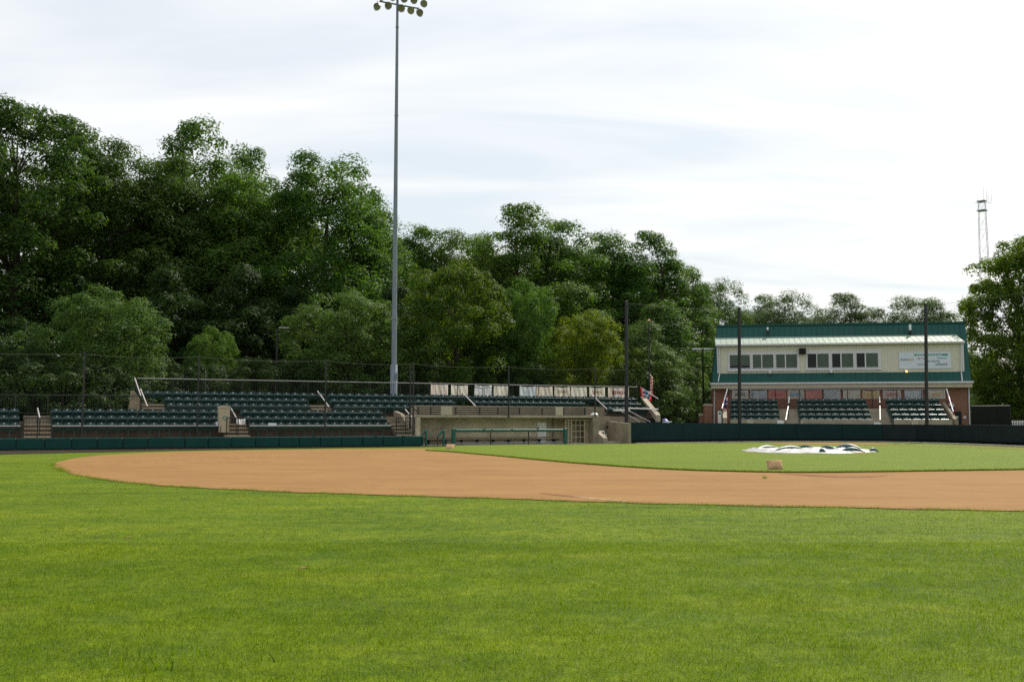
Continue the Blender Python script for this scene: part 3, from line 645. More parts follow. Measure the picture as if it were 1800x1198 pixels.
tree('shrub', 'bush', 'leafC', 1722, 628, 96, 60, 'loose pale shrub between the press box and the black screen fence', 10, None, 'shrub')
# ---------------------------------------------------------------- first base side: wall, terraces, dugout
def zt(px, py, t): return L.z(px, py, t)
s_end = L.s(742, 0)
zp0, zp1 = .06, .635
wl = thing('padded_wall', 'low green padded wall running in front of the left seats to the dugout', 'wall', (0, 0, 0), L)
mb = MB().box(-14, s_end, .16, .34, -.1, zp1 - .03); part(wl, 'core', mb, 'conc')
edges = [L.s(x, 0) for x in (-420, -330, -240, -150, -60, 30, 80, 127, 172, 217, 261, 326, 367, 408, 450, 491, 527, 564, 601, 638, 674, 708, 742)]
for a, b in zip(edges, edges[1:]):
    part(wl, 'pad', MB().bev(a + .012, b - .012, -.0, .155, zp0, zp1, .03), 'pad')
part(wl, 'end_pad', MB().bev(s_end + .01, s_end + .10, -.0, .75, zp0, zp1, .03), 'pad')
# rows: backrest plane t and backrest top z (read in the photo), tread z
ROWT = [1.75, 2.6, 3.45, 5.05, 5.9, 6.75]
ROWTOP = [zt(200, 742.2, 1.75), zt(200, 730.2, 2.6), zt(200, 718.6, 3.45), zt(400, 708.6, 5.05), zt(400, 698.6, 5.9), zt(400, 688.4, 6.75)]
FL = [z - .84 for z in ROWTOP]
gt = bpy.data.objects
lower = thing('lower_terrace', 'stepped concrete terrace carrying the three lower seat rows behind the low wall', 'grandstand', (0, .9, 0), L)
upper = thing('upper_terrace', 'raised concrete terrace of the upper seat rows with the dugout built underneath', 'grandstand', (8, 4.2, 0), L)
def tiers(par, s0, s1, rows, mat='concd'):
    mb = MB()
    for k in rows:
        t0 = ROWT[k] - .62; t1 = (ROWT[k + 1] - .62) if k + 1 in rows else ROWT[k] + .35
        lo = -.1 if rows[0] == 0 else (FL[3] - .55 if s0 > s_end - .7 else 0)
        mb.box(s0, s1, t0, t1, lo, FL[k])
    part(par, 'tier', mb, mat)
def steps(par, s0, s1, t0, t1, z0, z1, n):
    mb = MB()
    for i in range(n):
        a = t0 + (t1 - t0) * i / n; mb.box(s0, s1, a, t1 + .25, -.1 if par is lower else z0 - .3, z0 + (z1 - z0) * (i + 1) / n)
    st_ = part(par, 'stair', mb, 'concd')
    nm = MB()
    for i in range(n):
        a = t0 + (t1 - t0) * i / n; z = z0 + (z1 - z0) * (i + 1) / n; nm.box(s0 + .05, s1 - .05, a - .012, a + .09, z - .055, z + .004)  # paler cream strip along each step edge
    part(st_, 'nosing', nm, 'nose')
# blocks: (row, photo x start, photo x end at that row) -> s
def SS(px, k): return L.s(px, ROWT[k], 700)
aisL = [(39, 92), (389, 436), (688, 731)]
sa = [(L.s(a, 2, 750), L.s(b, 2, 750)) for a, b in aisL]
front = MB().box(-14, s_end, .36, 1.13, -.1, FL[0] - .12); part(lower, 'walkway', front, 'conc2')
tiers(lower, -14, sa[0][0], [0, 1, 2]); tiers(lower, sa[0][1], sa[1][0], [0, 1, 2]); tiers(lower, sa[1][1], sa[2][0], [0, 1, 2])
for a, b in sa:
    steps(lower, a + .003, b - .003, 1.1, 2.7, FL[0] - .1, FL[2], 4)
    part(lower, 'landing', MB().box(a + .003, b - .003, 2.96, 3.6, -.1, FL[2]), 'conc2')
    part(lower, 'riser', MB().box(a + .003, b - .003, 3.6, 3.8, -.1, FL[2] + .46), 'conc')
part(lower, 'back_kerb', MB().box(-14, L.s(236, 4), 3.83, 4.0, -.1, FL[2] + .14), 'conc')
# upper terrace
sU0, sU1 = L.s(240, 5.5, 700), L.s(1150, 5.5, 720)
part(upper, 'cross_walk', MB().box(sU0, s_end - .6, 3.83, 4.43, -.1, FL[2] + .16), 'conc2')
aisU = [(249, 291), (545, 583), (803, 838), (1041, 1063)]
su = [(L.s(a, 5.5, 700), L.s(b, 5.5, 700)) for a, b in aisU]
segs = [(su[0][1], su[1][0]), (su[1][1], su[2][0]), (su[2][1], su[3][0]), (su[3][1], sU1)]
for a, b in segs:
    if a < s_end < b:
        tiers(upper, a, s_end - .62, [3, 4, 5]); tiers(upper, s_end - .617, b, [3, 4, 5])
    else: tiers(upper, a, b, [3, 4, 5])
for a, b in su:
    steps(upper, a + .003, b - .003, 4.2 if a < s_end else 4.43, 6.1, FL[2] + .2 if a < s_end else FL[3] - .25, FL[5], 5)
part(upper, 'back_beam', MB().box(sU0, sU1, 7.12, 7.3, FL[5] - .6, FL[5] + .12), 'conc')
# dugout under the upper terrace
td = 1.9
dz1, dz0 = zt(900, 729.3, td), zt(900, 734, td)
sD0, sD1 = L.s(729, td), L.s(1046, td)
part(upper, 'dugout_roof', MB().bev(sD0, sD1, td, 4.6, dz0, dz1, .02), 'conc2')
part(upper, 'front_beam', MB().box(sD0 + .5, sD1 + 2, 4.05, 4.40, dz1 + .004, zt(900, 713.5, 4.05)), 'conc')
part(upper, 'dugout_back_wall', MB().box(sD0, L.s(1008, 3.5), 3.5, 3.7, 0, dz0 - .004), 'stain')
part(upper, 'dugout_end_wall', MB().box(sD0 - .2, sD0 + .05, td - .9, 3.49, 0, dz0 - .006), 'stain')
part(upper, 'side_cheek', MB().prism([(td - .6, 0), (4.8, 0), (4.8, 2.2), (3.4, 2.0), (td - .6, zp1 + .3)], 0, sD0 - .45, sD0 - .21), 'conc')
part(upper, 'bench', MB().box(sD0 + 1.2, L.s(985, 3.1), 3.05, 3.46, .36, .42).box(sD0 + 1.2, L.s(985, 3.1), 3.44, 3.49, .43, .50), 'wood')
for k in range(9):
    q = sD0 + 1.4 + k * (L.s(975, 3.1) - sD0 - 1.4) / 8; part(upper, 'bench_leg', MB().box(q, q + .07, 3.10, 3.42, 0.055, .358), 'black')
dw = part(upper, 'door', MB().bev(L.s(944.5, 3.47), L.s(960, 3.47), 3.44, 3.496, .055, zt(950, 741.5, 3.45), .01), 'white'); part(dw, 'handle', MB().box(L.s(945.5, 3.4), L.s(947.5, 3.4), 3.38, 3.438, .95, 1.12), 'black')
# storage recess, stair stub and side wall right of the dugout
sg0, sg1, sg2 = L.s(993, 2.4), L.s(1026, 2.4), L.s(1041, 2.4)
part(upper, 'store_board', MB().box(sg1 + .06, sg2 + .1, 2.45, 2.55, 0, zt(1030, 738.5, 2.45)), 'wood')
part(upper, 'store_back', MB().box(sg0 - .4, sg2, 3.25, 3.35, 0, dz0 - .01), 'wood')
part(upper, 'pier', MB().bev(L.s(1041.5, td), L.s(1052, td), td - .1, 4.6, 0, zt(1047, 730.5, td - .1), .02), 'conc')
part(upper, 'side_wall', MB().prism([(L.s(1052, 3.2), 0), (L.s(1141, 3.2), 0), (L.s(1141, 3.2), zt(1141, 745, 3.2)), (L.s(1124, 3.2), zt(1124, 732, 3.2)), (L.s(1052, 3.2), zt(1052, 731, 3.2))], 1, 3.2, 3.4), 'conc')
part(upper, 'stair_cheek', MB().prism([(1.05, 0), (3.15, 0), (3.15, 1.05), (2.5, 1.05), (1.05, .42)], 0, L.s(1052, 1.6) + .05, L.s(1052, 1.6) + .38), 'conc2')
part(upper, 'stair_slab', MB().bev(L.s(1054, 1.7), L.s(1093, 1.7), 1.35, 2.9, .02, .19, .015), 'conc2')
part(upper, 'return_wall', MB().prism([(.4, 0), (3.2, 0), (3.2, 1.55), (.4, 1.40)], 0, L.s(1096, 1), L.s(1096, 1) + .22), 'conc')
part(upper, 'end_stringer', MB().hexa([tuple(L.px(x, y, t)[0:1]) + (t, L.px(x, y, t)[1]) for (x, y, t) in ((1153, 741, 3.6), (1161, 741, 3.6), (1137, 703, 6.9), (1128, 703, 6.9), (1153, 729, 3.6), (1161, 729, 3.6), (1135, 697, 6.9), (1126, 697, 6.9))]), 'conc2')
part(upper, 'understand_screen', MB().box(L.s(1046, 4.4), sU1, 4.40, 4.42, .9, FL[3] - .02), 'screen')
gate = thing('lattice_rack', 'white lattice gate with square openings at the right end of the dugout', 'gate', (sg0, 2.3, 0), L)
g1 = L.s(1004.5, 2.3); gz = zt(1010, 738.8, 2.3)
fr = MB()
for x in (sg0, g1, sg1): fr.box(x - .022, x + .022, 2.27, 2.33, .05, gz)
fr.box(sg0 - .03, sg2 + .1, 2.262, 2.338, gz + .002, gz + .07); part(gate, 'frame', fr, 'nose')
la = MB()
for i in range(1, 8): la.box(sg0 + .03, g1 - .03, 2.285, 2.315, .05 + i * gz / 8 - .013, .05 + i * gz / 8 + .013)
la.box((sg0 + g1) / 2 - .02, (sg0 + g1) / 2 + .02, 2.283, 2.317, .05, gz); part(gate, 'narrow_lattice', la, 'nose')
lb = MB()
for i in range(0, 4): lb.box(g1 + .03, sg1 - .03, 2.285, 2.315, .06 + i * gz / 4, .088 + i * gz / 4)
for i in (1, 2): x = g1 + (sg1 - g1) * i / 3; lb.box(x - .013, x + .013, 2.283, 2.317, .05, gz)
part(gate, 'wide_lattice', lb, 'nose')
# dugout rail and hand rails
tr_ = .55
dr = thing('dugout_rail', 'green padded rail on slim black posts in front of the dugout', 'railing', (L.s(797, tr_), tr_, 0), L)
r0, r1 = L.s(796, tr_), L.s(995, tr_); rz = zt(900, 755.5, tr_)
rb = [r0 + .16] + [L.s(x, tr_) for x in (850, 864, 899, 944)] + [r1 - .2]
for a, b in zip(rb, rb[1:]): part(dr, 'rail_pad', MB().bev(a + .006, b - .006, tr_ - .09, tr_ + .09, rz - .11, rz + .075, .05), 'grnpost')
for x in (r0 + .05, r1 - .07): part(dr, 'end_post', MB().bev(x - .11, x + .11, tr_ - .12, tr_ + .12, .0, rz + .12, .04), 'grnpost')
for x in (862.5, 929): part(dr, 'post', MB().tube((L.s(x, tr_), tr_, 0), (L.s(x, tr_), tr_, rz - .1), .035), 'black')
part(dr, 'foot_rail', MB().tube((r0, tr_, .17), (r1, tr_, .17), .025), 'steel')
for (x0, y0, x1, lab, kk) in ((741, 766, 749, 'green handrail attached to the end of the low padded wall', 0), (769.5, 766, 780, 'green handrail standing alone left of the long dugout rail', 1)):
    sA, sB = L.s(x0, .5), L.s(x1, .5); z0, z1 = zt(x0, 767.5, .5), zt(x1, 756, .5)
    o = thing('step_handrail', lab, 'handrail', (sB, .5, 0), L, 'green handrails at the dugout steps')
    part(o, 'post', MB().bev(sB - .06, sB + .06, .44, .56, 0, z1 + .03, .03), 'grnpost')
    part(o, 'sloping_rail', MB().tube((sA, .5, z0), (sB - .05, .5, z1), .06, n=10), 'grnpost')
    if kk: part(o, 'low_post', MB().tube((sA, .5, 0), (sA, .5, z0), .03), 'black')
# black rail on the dugout roof
rr = thing('roof_rail', 'low black rail of four bars along the dugout roof edge', 'railing', (sD0, td + .1, dz1), L)
za = zt(900, 716.2, td + .1); q0, q1 = L.s(732, td + .1), L.s(1030, td + .1)
for k in range(4): part(rr, 'bar', MB().box(q0, q1, td + .07, td + .13, dz1 + .04 + k * (za - dz1 - .07) / 3 - .025, dz1 + .04 + k * (za - dz1 - .07) / 3 + .03), 'black')
for x in (735, 757, 801, 843, 875, 913, 953, 991, 1028): part(rr, 'post', MB().box(L.s(x, td + .1) - .03, L.s(x, td + .1) + .03, td + .06, td + .14, dz1 + .003, za + .02), 'black')
for (x0, x1, lab) in ((775, 795, 'wide cream cloth draped over the dugout roof rail below the seats'), (977, 990, 'narrow cream cloth folded over the dugout roof rail near its right end')):
    s0, s1 = L.s(x0, td), L.s(x1, td); cm = MB()
    cm.grid(lambda u, v: (s0 + (s1 - s0) * u, td - .0 + .05 - .012 * math.sin(u * 14) - .03, dz1 + .02 + (za - dz1 + .06) * v), 12, 6)
    cm.grid(lambda u, v: (s0 + (s1 - s0) * u, td + .02 + .16 * v, za + .08 + .01 * math.sin(u * 9)), 12, 2)
    solo('draped_cloth', lab, 'cloth', cm, 'cream', (s0, td, dz1), L, 'cloths draped on the dugout rail')
sm = MB(); sm.lathe([(.24, 0), (.26, .08), (.16, .16), (.01, .19)], 12, L.s(1045, td + .2), td + .2); sm.v = [(x, y, z + dz1 + .002) for x, y, z in sm.v]
solo('white_bundle', 'small white bundle lying on the right end of the dugout roof', 'bundle', sm, 'white', (L.s(1045, td + .2), td + .2, dz1), L)
wr = thing('wall_rail', 'dark grab rail fixed to the concrete wall right of the dugout', 'handrail', (L.s(1065, 3.1), 3.12, 1), L)
part(wr, 'bar', MB().tube(L.p3(1065, 749.5, 3.1), L.p3(1096, 746.5, 3.1), .04), 'black'); part(wr, 'bracket', MB().tube(L.p3(1068, 751.5, 3.1), L.p3(1068, 749, 3.18), .03), 'black')
fc = thing('folding_chair', 'small white folding chair on the slab beside the dugout stair', 'chair', (L.s(1061, 2.1), 2.1, .19), L)
c0, c1 = L.s(1057.5, 2.1), L.s(1064.5, 2.1)
part(fc, 'seat', MB().box(c0, c1, 1.95, 2.3, .60, .635), 'white'); part(fc, 'backrest', MB().box(c0, c1, 2.34, 2.37, .80, .90), 'white')
for a in (c0, c1):
    part(fc, 'leg', MB().tube((a, 1.9, .19), (a, 2.36, .9), .014, n=6), 'white'); part(fc, 'leg', MB().tube((a, 2.4, .19), (a, 1.98, .62), .014, n=6), 'white')
# back rails with pickets
def picket_rail(name, label, fr, p0, p1, t0, t1, hgt, posts, lowbar=.1, pick=.115, toprail='railg', grp=None):
    s0, z0 = fr.px(*p0, t0); s1, z1 = fr.px(*p1, t1)
    o = thing(name, label, 'railing', (s0, t0, z0 - hgt), fr, grp)
    at = lambda u, dz: (s0 + (s1 - s0) * u, t0 + (t1 - t0) * u, z0 + (z1 - z0) * u + dz)
    part(o, 'top_rail', MB().tube(at(0, 0), at(1, 0), .030), toprail)
    part(o, 'bottom_rail', MB().tube(at(0, -hgt + lowbar), at(1, -hgt + lowbar), .02, n=6), 'black')
    for i in range(posts + 1): part(o, 'post', MB().tube(at(i / posts, -hgt), at(i / posts, -.03), .032, n=6), 'black')
    n = max(2, int(abs(s1 - s0) / pick / posts))
    for i in range(posts):
        mb = MB()
        for k in range(1, n): mb.tube(at((i + k / n) / posts, -hgt + lowbar), at((i + k / n) / posts, -.03), .0095, n=4, cap=False)
        part(o, 'picket_panel', mb, 'black')
    return o
picket_rail('picket_railing', 'long black picket railing with pale top rail behind the upper seats, hung with banners', L, (241, 664.5), (1120, 680), 7.22, 7.22, 1.25, 17)
picket_rail('picket_railing', 'thin black picket railing behind the far left lower seats', L, (-90, 693), (247, 695), 4.05, 4.05, 1.1, 6, toprail='black')
for (a, lab) in (((42, 91, 734.3), 'black picket gate rail at the foot of the leftmost stair'), ((399, 438, 733.8), 'black picket gate rail at the stair beside the beige bin'), ((697, 729, 733.6), 'black picket gate rail at the stair next to the dugout')):
    picket_rail('stair_railing', lab, L, (a[0], a[2]), (a[1], a[2]), .75, .75, 1.02, 2, toprail='black', grp='black gate rails at the lower stairs')
# seat-front cable rails
for (x0, x1, lab) in ((-90, 37, 'thin pale rail in front of the leftmost lower seats'), (92, 388, 'thin pale rail in front of the long lower seat block'), (437, 687, 'thin pale rail in front of the lower seat block next to the dugout')):
    o = thing('front_rail', lab, 'railing', (L.s(x0, 1.2), 1.2, FL[0]), L, 'thin rails before the front row')
    z = zt(200, 748.2, 1.2); a, b = L.s(x0, 1.2), L.s(x1, 1.2); part(o, 'bar', MB().tube((a, 1.2, z), (b, 1.2, z), .022, n=6), 'rail')
    n = max(1, round((b - a) / 2.2))
    for i in range(n + 1): part(o, 'post', MB().tube((a + (b - a) * i / n, 1.2, FL[0]), (a + (b - a) * i / n, 1.2, z), .018, n=6), 'black')
# sloping handrails on the stairs
for (x0, y0, t0, x1, y1, t1, lab) in (
    (66, 717, 3.3, 70, 735, 1.5, 'pale sloping handrail on the leftmost lower stair'), (237, 664.5, 7.1, 247.5, 695.5, 4.7, 'upper of two steep pale handrails at the left end of the upper seats'),
    (247, 683.5, 6.0, 259, 714, 4.3, 'lower of two steep pale handrails at the left end of the upper seats'), (406.5, 718, 3.3, 415.5, 734.5, 1.5, 'pale sloping handrail just right of the beige bin'),
    (558, 687, 6.6, 578.5, 715, 4.2, 'pale sloping handrail on the upper stair left of the light pole'), (712, 719, 3.2, 730, 740, 1.3, 'pale sloping handrail at the stair next to the dugout'),
    (813, 690, 6.6, 839, 716.5, 4.2, 'pale sloping handrail on the upper stair below the hung white sheet'), (1039, 692, 6.6, 1067, 719, 4.2, 'pale sloping handrail on the rightmost upper stair'),
    (1126, 681, 7.1, 1157, 700.5, 4.6, 'pale sloping rail beside the red white and blue bunting')):
    a, b = L.p3(x0, y0, t0), L.p3(x1, y1, t1)
    o = thing('stair_handrail', lab, 'handrail', (b[0], b[1], b[2] - .9), L, 'sloping stair handrails')
    part(o, 'bar', MB().tube(a, b, .036), 'rail')
    for q in (a, b): part(o, 'post', MB().tube((q[0], q[1], q[2] - .95), (q[0], q[1], q[2] - .02), .024, n=6), 'black')
# cheek wall left end
solo('cheek_wall', 'brown sloping end wall at the left end of the upper terrace', 'wall', MB().prism([(L.s(221, 4.6), .3), (L.s(246, 4.6), .3), (L.s(246, 4.6), zt(243, 703, 4.6)), (L.s(234, 4.6), zt(233, 685.5, 4.6)), (L.s(229, 4.6), zt(229, 686.5, 4.6))], 1, 4.6, 5.2), 'wood', (L.s(230, 4.6), 4.6, .3), L)
solo('end_platform_rail', 'pale horizontal rail at the right end of the upper stand', 'railing', MB().tube(L.p3(1104, 717.5, 4.3), L.p3(1157, 719, 4.3), .045).tube(L.p3(1085, 718.5, 4.28), L.p3(1125, 741, 2.2), .025).tube(L.p3(1100, 719, 4.28), L.p3(1143, 741, 2.2), .025), 'rail', L.p3(1104, 717.5, 4.3), L)
solo('seat_board', 'white board lying across the seats by the tall black net post', 'board', MB().bev(L.s(1079, 4.6), L.s(1106, 4.6), 4.45, 4.72, FL[3] + .50, FL[3] + .62, .01), 'white', (L.s(1090, 4.6), 4.6, FL[3]), L)
# banners on the rail
def banner(label, fr, x0, x1, y0, y1, t, mat, group, skew=0, marks=None, name='hung_banner'):
    s0, z1 = fr.px(x0, y0, t); s1, _ = fr.px(x1, y0, t); z0 = fr.z((x0 + x1) / 2, y1, t); ph = random.random() * 6; sag = random.uniform(.0, .07)
    mb = MB(); mb.grid(lambda u, v: (s0 + (s1 - s0) * u + skew * (v - 1) * (1 - 2 * u), t + .02 * math.sin(u * 9 + ph) + .015 * math.sin(u * 21 + v * 3), z0 + (z1 - z0) * v - sag * 4 * u * (1 - u) * v), 18, 8)
    o = thing(name, label, 'banner', (s0, t, z0), fr, group); part(o, 'cloth', mb, mat)
    if marks:
        mk = MB(); rg = random.Random(hash(label) % 1000 if False else len(label) * 7 + int(x0))
        for row in range(marks[1]):
            u = .18
            while u < .8:
                wd = rg.uniform(.02, .06); zc = z0 + (z1 - z0) * (.3 + .4 * (row + .5) / marks[1]); hh = (z1 - z0) * .16 / marks[1] * rg.uniform(.7, 1.3)
                x = s0 + (s1 - s0) * u; mk.box(x, x + (s1 - s0) * wd, t - .045, t - .040, zc - hh, zc + hh); u += wd + .03
        part(o, 'lettering', mk, marks[0])
    return o
cw = clothmat('white_cloth', [(.55, .56, .60), (.72, .73, .76)]); cc = clothmat('cream_cloth', [(.64, .61, .54), (.74, .72, .66)]); cbm = clothmat('bluish_cloth', [(.45, .52, .60), (.66, .70, .74)])
cp1 = clothmat('patchy_cloth', [(.68, .65, .60), (.66, .57, .50), (.58, .62, .67)], 1.3); cr = clothmat('red_cloth', [(.62, .25, .22), (.70, .36, .32)]); cy = clothmat('yellowish_cloth', [(.62, .52, .30), (.74, .62, .42)])
UB = 'banners hung on the upper seat railing'; tb = 7.30
for (x0, x1, y0, y1, m, lab, mk) in (
    (758, 787, 675, 694, cp1, 'leftmost hung banner on the upper railing, cream with a blue-orange picture', None), (793, 822, 676, 695, cc, 'plain cream banner hung just left of the bright white sheet', None),
    (868, 894, 677.5, 696, cc, 'cream banner with a folded white corner, just right of the white sheet', None), (914, 942, 678, 697, cbm, 'plain bluish white banner in the middle of the upper railing', None),
    (943.5, 971, 678.5, 697, cp1, 'slightly tilted banner with a faint blue print, right of the bluish one', None), (975, 1002, 679, 697.5, cc, 'cream banner with faint red-orange print above the lattice gate', ('inko', 1)),
    (1004.5, 1031, 679.5, 698, cc, 'cream banner with a faint round emblem above the store board', None), (1036.5, 1063, 680, 698.5, cc, 'cream banner with faint orange lettering at the last stair', ('inko', 1)),
    (1069, 1105, 680.5, 699, cp1, 'rightmost hung banner on the upper railing, sagging behind the tall net post', ('inkr', 1))):
    banner(lab, L, x0, x1, y0, y1, tb, m, UB, random.uniform(0, .05), mk)
banner('bright white sheet hung in front of the upper railing pickets', L, 835, 864, 676.3, 696.5, 7.10, cw, None, .05, None, 'white_sheet')
# small things in the left stand
s0, s1 = L.s(383, 1.5), L.s(403, 1.5); zb, z1 = FL[1] - .10, zt(393, 712.5, 1.5)
rbn = thing('recycling_bin', 'tall beige recycling bin with a round green emblem standing beside the stair', 'bin', (s0, 1.5, zb), L)
part(rbn, 'body', MB().hexa([(s0 + .06, 1.3, zb), (s1 - .05, 1.3, zb), (s1 - .05, 1.75, zb), (s0 + .06, 1.75, zb), (s0, 1.25, z1 - .12), (s1, 1.25, z1 - .12), (s1, 1.8, z1 - .12), (s0, 1.8, z1 - .12)]), 'tan')
part(rbn, 'lid', MB().prism([(s0 - .02, z1 - .117), (s1 + .02, z1 - .117), (s1 + .02, z1 - .06), ((s0 + s1) / 2, z1), (s0 - .02, z1 - .06)], 1, 1.22, 1.82), 'tan')
em = MB(); cx_, cz_ = (s0 + s1) / 2 + .03, (zb + z1) / 2 + .06
for k in range(3):      # three chasing arrows in a ring
    for j in range(5):
        a0 = k * 2.094 + j * .33; a1 = a0 + .30; ri, ro = .075, .125
        em.hexa([(cx_ + r * math.cos(a), y, cz_ + r * math.sin(a)) for y in (1.262, 1.256) for (r, a) in ((ri, a0), (ro, a0), (ro, a1), (ri, a1))])
part(rbn, 'emblem', em, 'inkg')
solo('waste_bin', 'small black bin tucked behind the handrail right of the beige bin', 'bin', MB().hexa([(L.s(408, 2.9), 2.7, FL[2]), (L.s(423, 2.9), 2.7, FL[2]), (L.s(423, 2.9), 3.1, FL[2]), (L.s(408, 2.9), 3.1, FL[2]), (L.s(406, 2.9), 2.66, FL[2] + .5), (L.s(425, 2.9), 2.66, FL[2] + .5), (L.s(425, 2.9), 3.14, FL[2] + .5), (L.s(406, 2.9), 3.14, FL[2] + .5)]), 'black', (L.s(415, 2.9), 2.9, FL[2]), L)
banner('small white sheet hung behind the black stair rail beside the beige bin', L, 416, 431, 735, 745.5, .84, cw, None, 0, None, 'small_sheet')
solo('paper_cup', 'small pale blue-white cup left on the front row by the beige bin', 'cup', MB().lathe([(.05, 0), (.09, .22), (.07, .22), (.001, .2)], 10, L.s(381.5, 1.3), 1.3), 'sign', (L.s(381.5, 1.3), 1.3, 0), L).location.z = zt(381, 747.5, 1.3)
solo('paper_sheet', 'pale paper sheet hung over the front rail right of the stair', 'paper', MB().grid(lambda u, v: (L.s(471.5, 1.15) + (L.s(486, 1.15) - L.s(471.5, 1.15)) * u, 1.15 + .01 * math.sin(u * 8), zt(478, 748.4, 1.15) + v * .18), 6, 3), 'sign', (L.s(478, 1.15), 1.15, 1.2), L)
# ---------------------------------------------------------------- seats
def seat_proto():
    o = bpy.data.objects.new('stadium_seat', None); COL.objects.link(o); ORG[o] = (0, 0, 0)
    def top(u): return .80 + .045 * (1 - (2 * u - 1) ** 4) ** 1.0
    bk = MB()
    def bf(u, v, y): 
        z = .40 + (top(u) - .40) * v; return ((u - .5) * .435, y - .03 * (1 - (2 * u - 1) ** 2) * -1 + .08 * v - .02, z)
    bk.grid(lambda u, v: bf(u, v, 0), 8, 4); bk.grid(lambda u, v: bf(1 - u, v, .035), 8, 4)
    bk.grid(lambda u, v: bf(u, 1, .035 * v), 8, 1); bk.grid(lambda u, v: bf(0, u, .035 * (1 - v)), 4, 1); bk.grid(lambda u, v: bf(1, u, .035 * v), 4, 1)
    b = part(o, 'backrest', bk, 'seat')
    part(b, 'number_plate', MB().box(-.034, .034, .050, .058, .765, .812), 'white')
    rot = Matrix.Rotation(R(66), 4, 'X'); st = MB().bev(-.225, .225, -.32, 0, -.04, .04, .012); st.v = [tuple(rot @ Vector((x, -y, z)) ) for x, y, z in st.v]
    st.v = [(x, -y - .10, z + .40) for x, y, z in st.v]; part(o, 'seat', st, 'seat')
    for sx_ in (-.25,):
        lg = MB().box(sx_ - .018, sx_ + .018, -.06, .06, .0, .56).box(sx_ - .017, sx_ + .017, .055, .09, .561, .76); part(o, 'leg', lg, 'seatm')
        part(o, 'armrest', MB().bev(sx_ - .03, sx_ + .03, -.24, .06, .562, .60, .012), 'seatm')
    return o
proto = seat_proto(); first = True
def put_seat(fr, s, t, z, pitch, label):
    global first
    o = proto if first else copy_tree(proto); first = False
    o.location = fr.pt(s, t, z); o.rotation_euler = (0, 0, fr.a); k = pitch / .52; o.scale = (k, 1, 1)
    tag(o, label, 'seat', 'dark green stadium seats')
RN3 = ['front', 'middle', 'back']
far_spots = []
def seat_row(k, x0, x1, n, block, ref, far=False):
    s0, s1 = SS(x0, k), SS(x1, k); p = (s1 - s0) / n
    for i in range(n):
        s = s0 + p * (i + .5)
        if far: far_spots.append((L, s, ROWT[k], FL[k], p)); continue
        put_seat(L, s, ROWT[k], FL[k], p, f'green seat, {ORD[i]} from {ref}, {RN3[k % 3]} row, {block}')
for k, (a, b) in enumerate(((-1, 38), (-1.5, 37), (-2, 35.5))): seat_row(k, a, b, 2, 'far left lower block', 'the photo edge')
for k, (a, b) in enumerate(((93.5, 387), (91.5, 386), (89.5, 385))): seat_row(k, a, b, 16, 'lower block left of the bin', 'left stair')
for k, (a, b) in enumerate(((438, 687), (429, 680), (423, 672.5))): seat_row(k, a, b, 16, 'lower block right of the bin', 'bin stair')
for k, a, b, n in ((3, 293, 545, 16), (4, 288.5, 541, 16), (5, 251, 572, 20)): seat_row(k, a, b, n, 'upper left block', 'the left')
for k, a, b, n in ((3, 587, 804, 15), (4, 580, 799, 15), (5, 576, 829, 17)): seat_row(k, a, b, n, 'upper block before the light pole', 'the left')
for k, a, b, n in ((3, 842, 1044, 16), (4, 832, 1027, 16), (5, 831, 1046, 17)): seat_row(k, a, b, n, '', '', True)
for k, a, b, n in ((3, 1067, 1138, 6), (4, 1055, 1126, 6), (5, 1048, 1119, 6)): seat_row(k, a, b, n, '', '', True)
# ---------------------------------------------------------------- light pole
def pole_at(px, Y): p = P(px, 690, Y); return p.x
xb = pole_at(692, 70); Yp = 70.0
lp = thing('light_pole', 'very tall tapering grey steel floodlight pole behind the upper seats', 'light pole', (xb, Yp, 0))
Zt = P(698, -70, Yp).z
pm = MB(); hs = [0, .12, .2, .5, .8, 1]; rads = [.205, .19, .18, .145, .105, .075]
for i in range(5): pm.tube((xb, Yp, Zt * hs[i]), (xb, Yp, Zt * hs[i + 1]), rads[i], rads[i + 1], 20, False)
part(lp, 'shaft', pm, 'steel', True)
sl = MB(); z1 = P(692, 641, Yp).z; sl.lathe([(.245, 0), (.245, z1), (.19, z1 + .03)], 20, xb, Yp); part(lp, 'base_sleeve', sl, 'steel', True)
for py in (48, 203, 560): z = P(696, py, Yp).z; part(lp, 'joint_collar', MB().lathe([(.10 + .09 * py / 600, z - .08), (.115 + .095 * py / 600, z), (.10 + .09 * py / 600, z + .08)], 16, xb, Yp), 'steel')
part(lp, 'service_box', MB().bev(xb + .12, xb + .30, Yp - .3, Yp - .18, P(692, 668, Yp).z, P(692, 655, Yp).z, .01), 'steel')
ae = L.e
def lamp(p, tilt, yaw):
    m4 = Matrix.Translation(p) @ Matrix.Rotation(yaw, 4, 'Z') @ Matrix.Rotation(tilt, 4, 'X')
    h = MB(); h.lathe([(.26, -.05), (.265, 0), (.24, .12), (.16, .26), (.08, .32), (.07, .46), (.001, .48)], 18, mtx=m4); hd = part(lp, 'floodlight', h, 'lampd', True)
    part(hd, 'lens', MB().lathe([(.001, -.01), (.2, -.015), (.255, -.03)], 18, mtx=m4), 'lens')
    part(hd, 'visor', MB().grid(lambda u, v: m4 @ Vector((.268 * math.cos(math.pi * u), .268 * math.sin(math.pi * u), -.05 - .12 * v * math.sin(math.pi * u))), 12, 2), 'lampd')
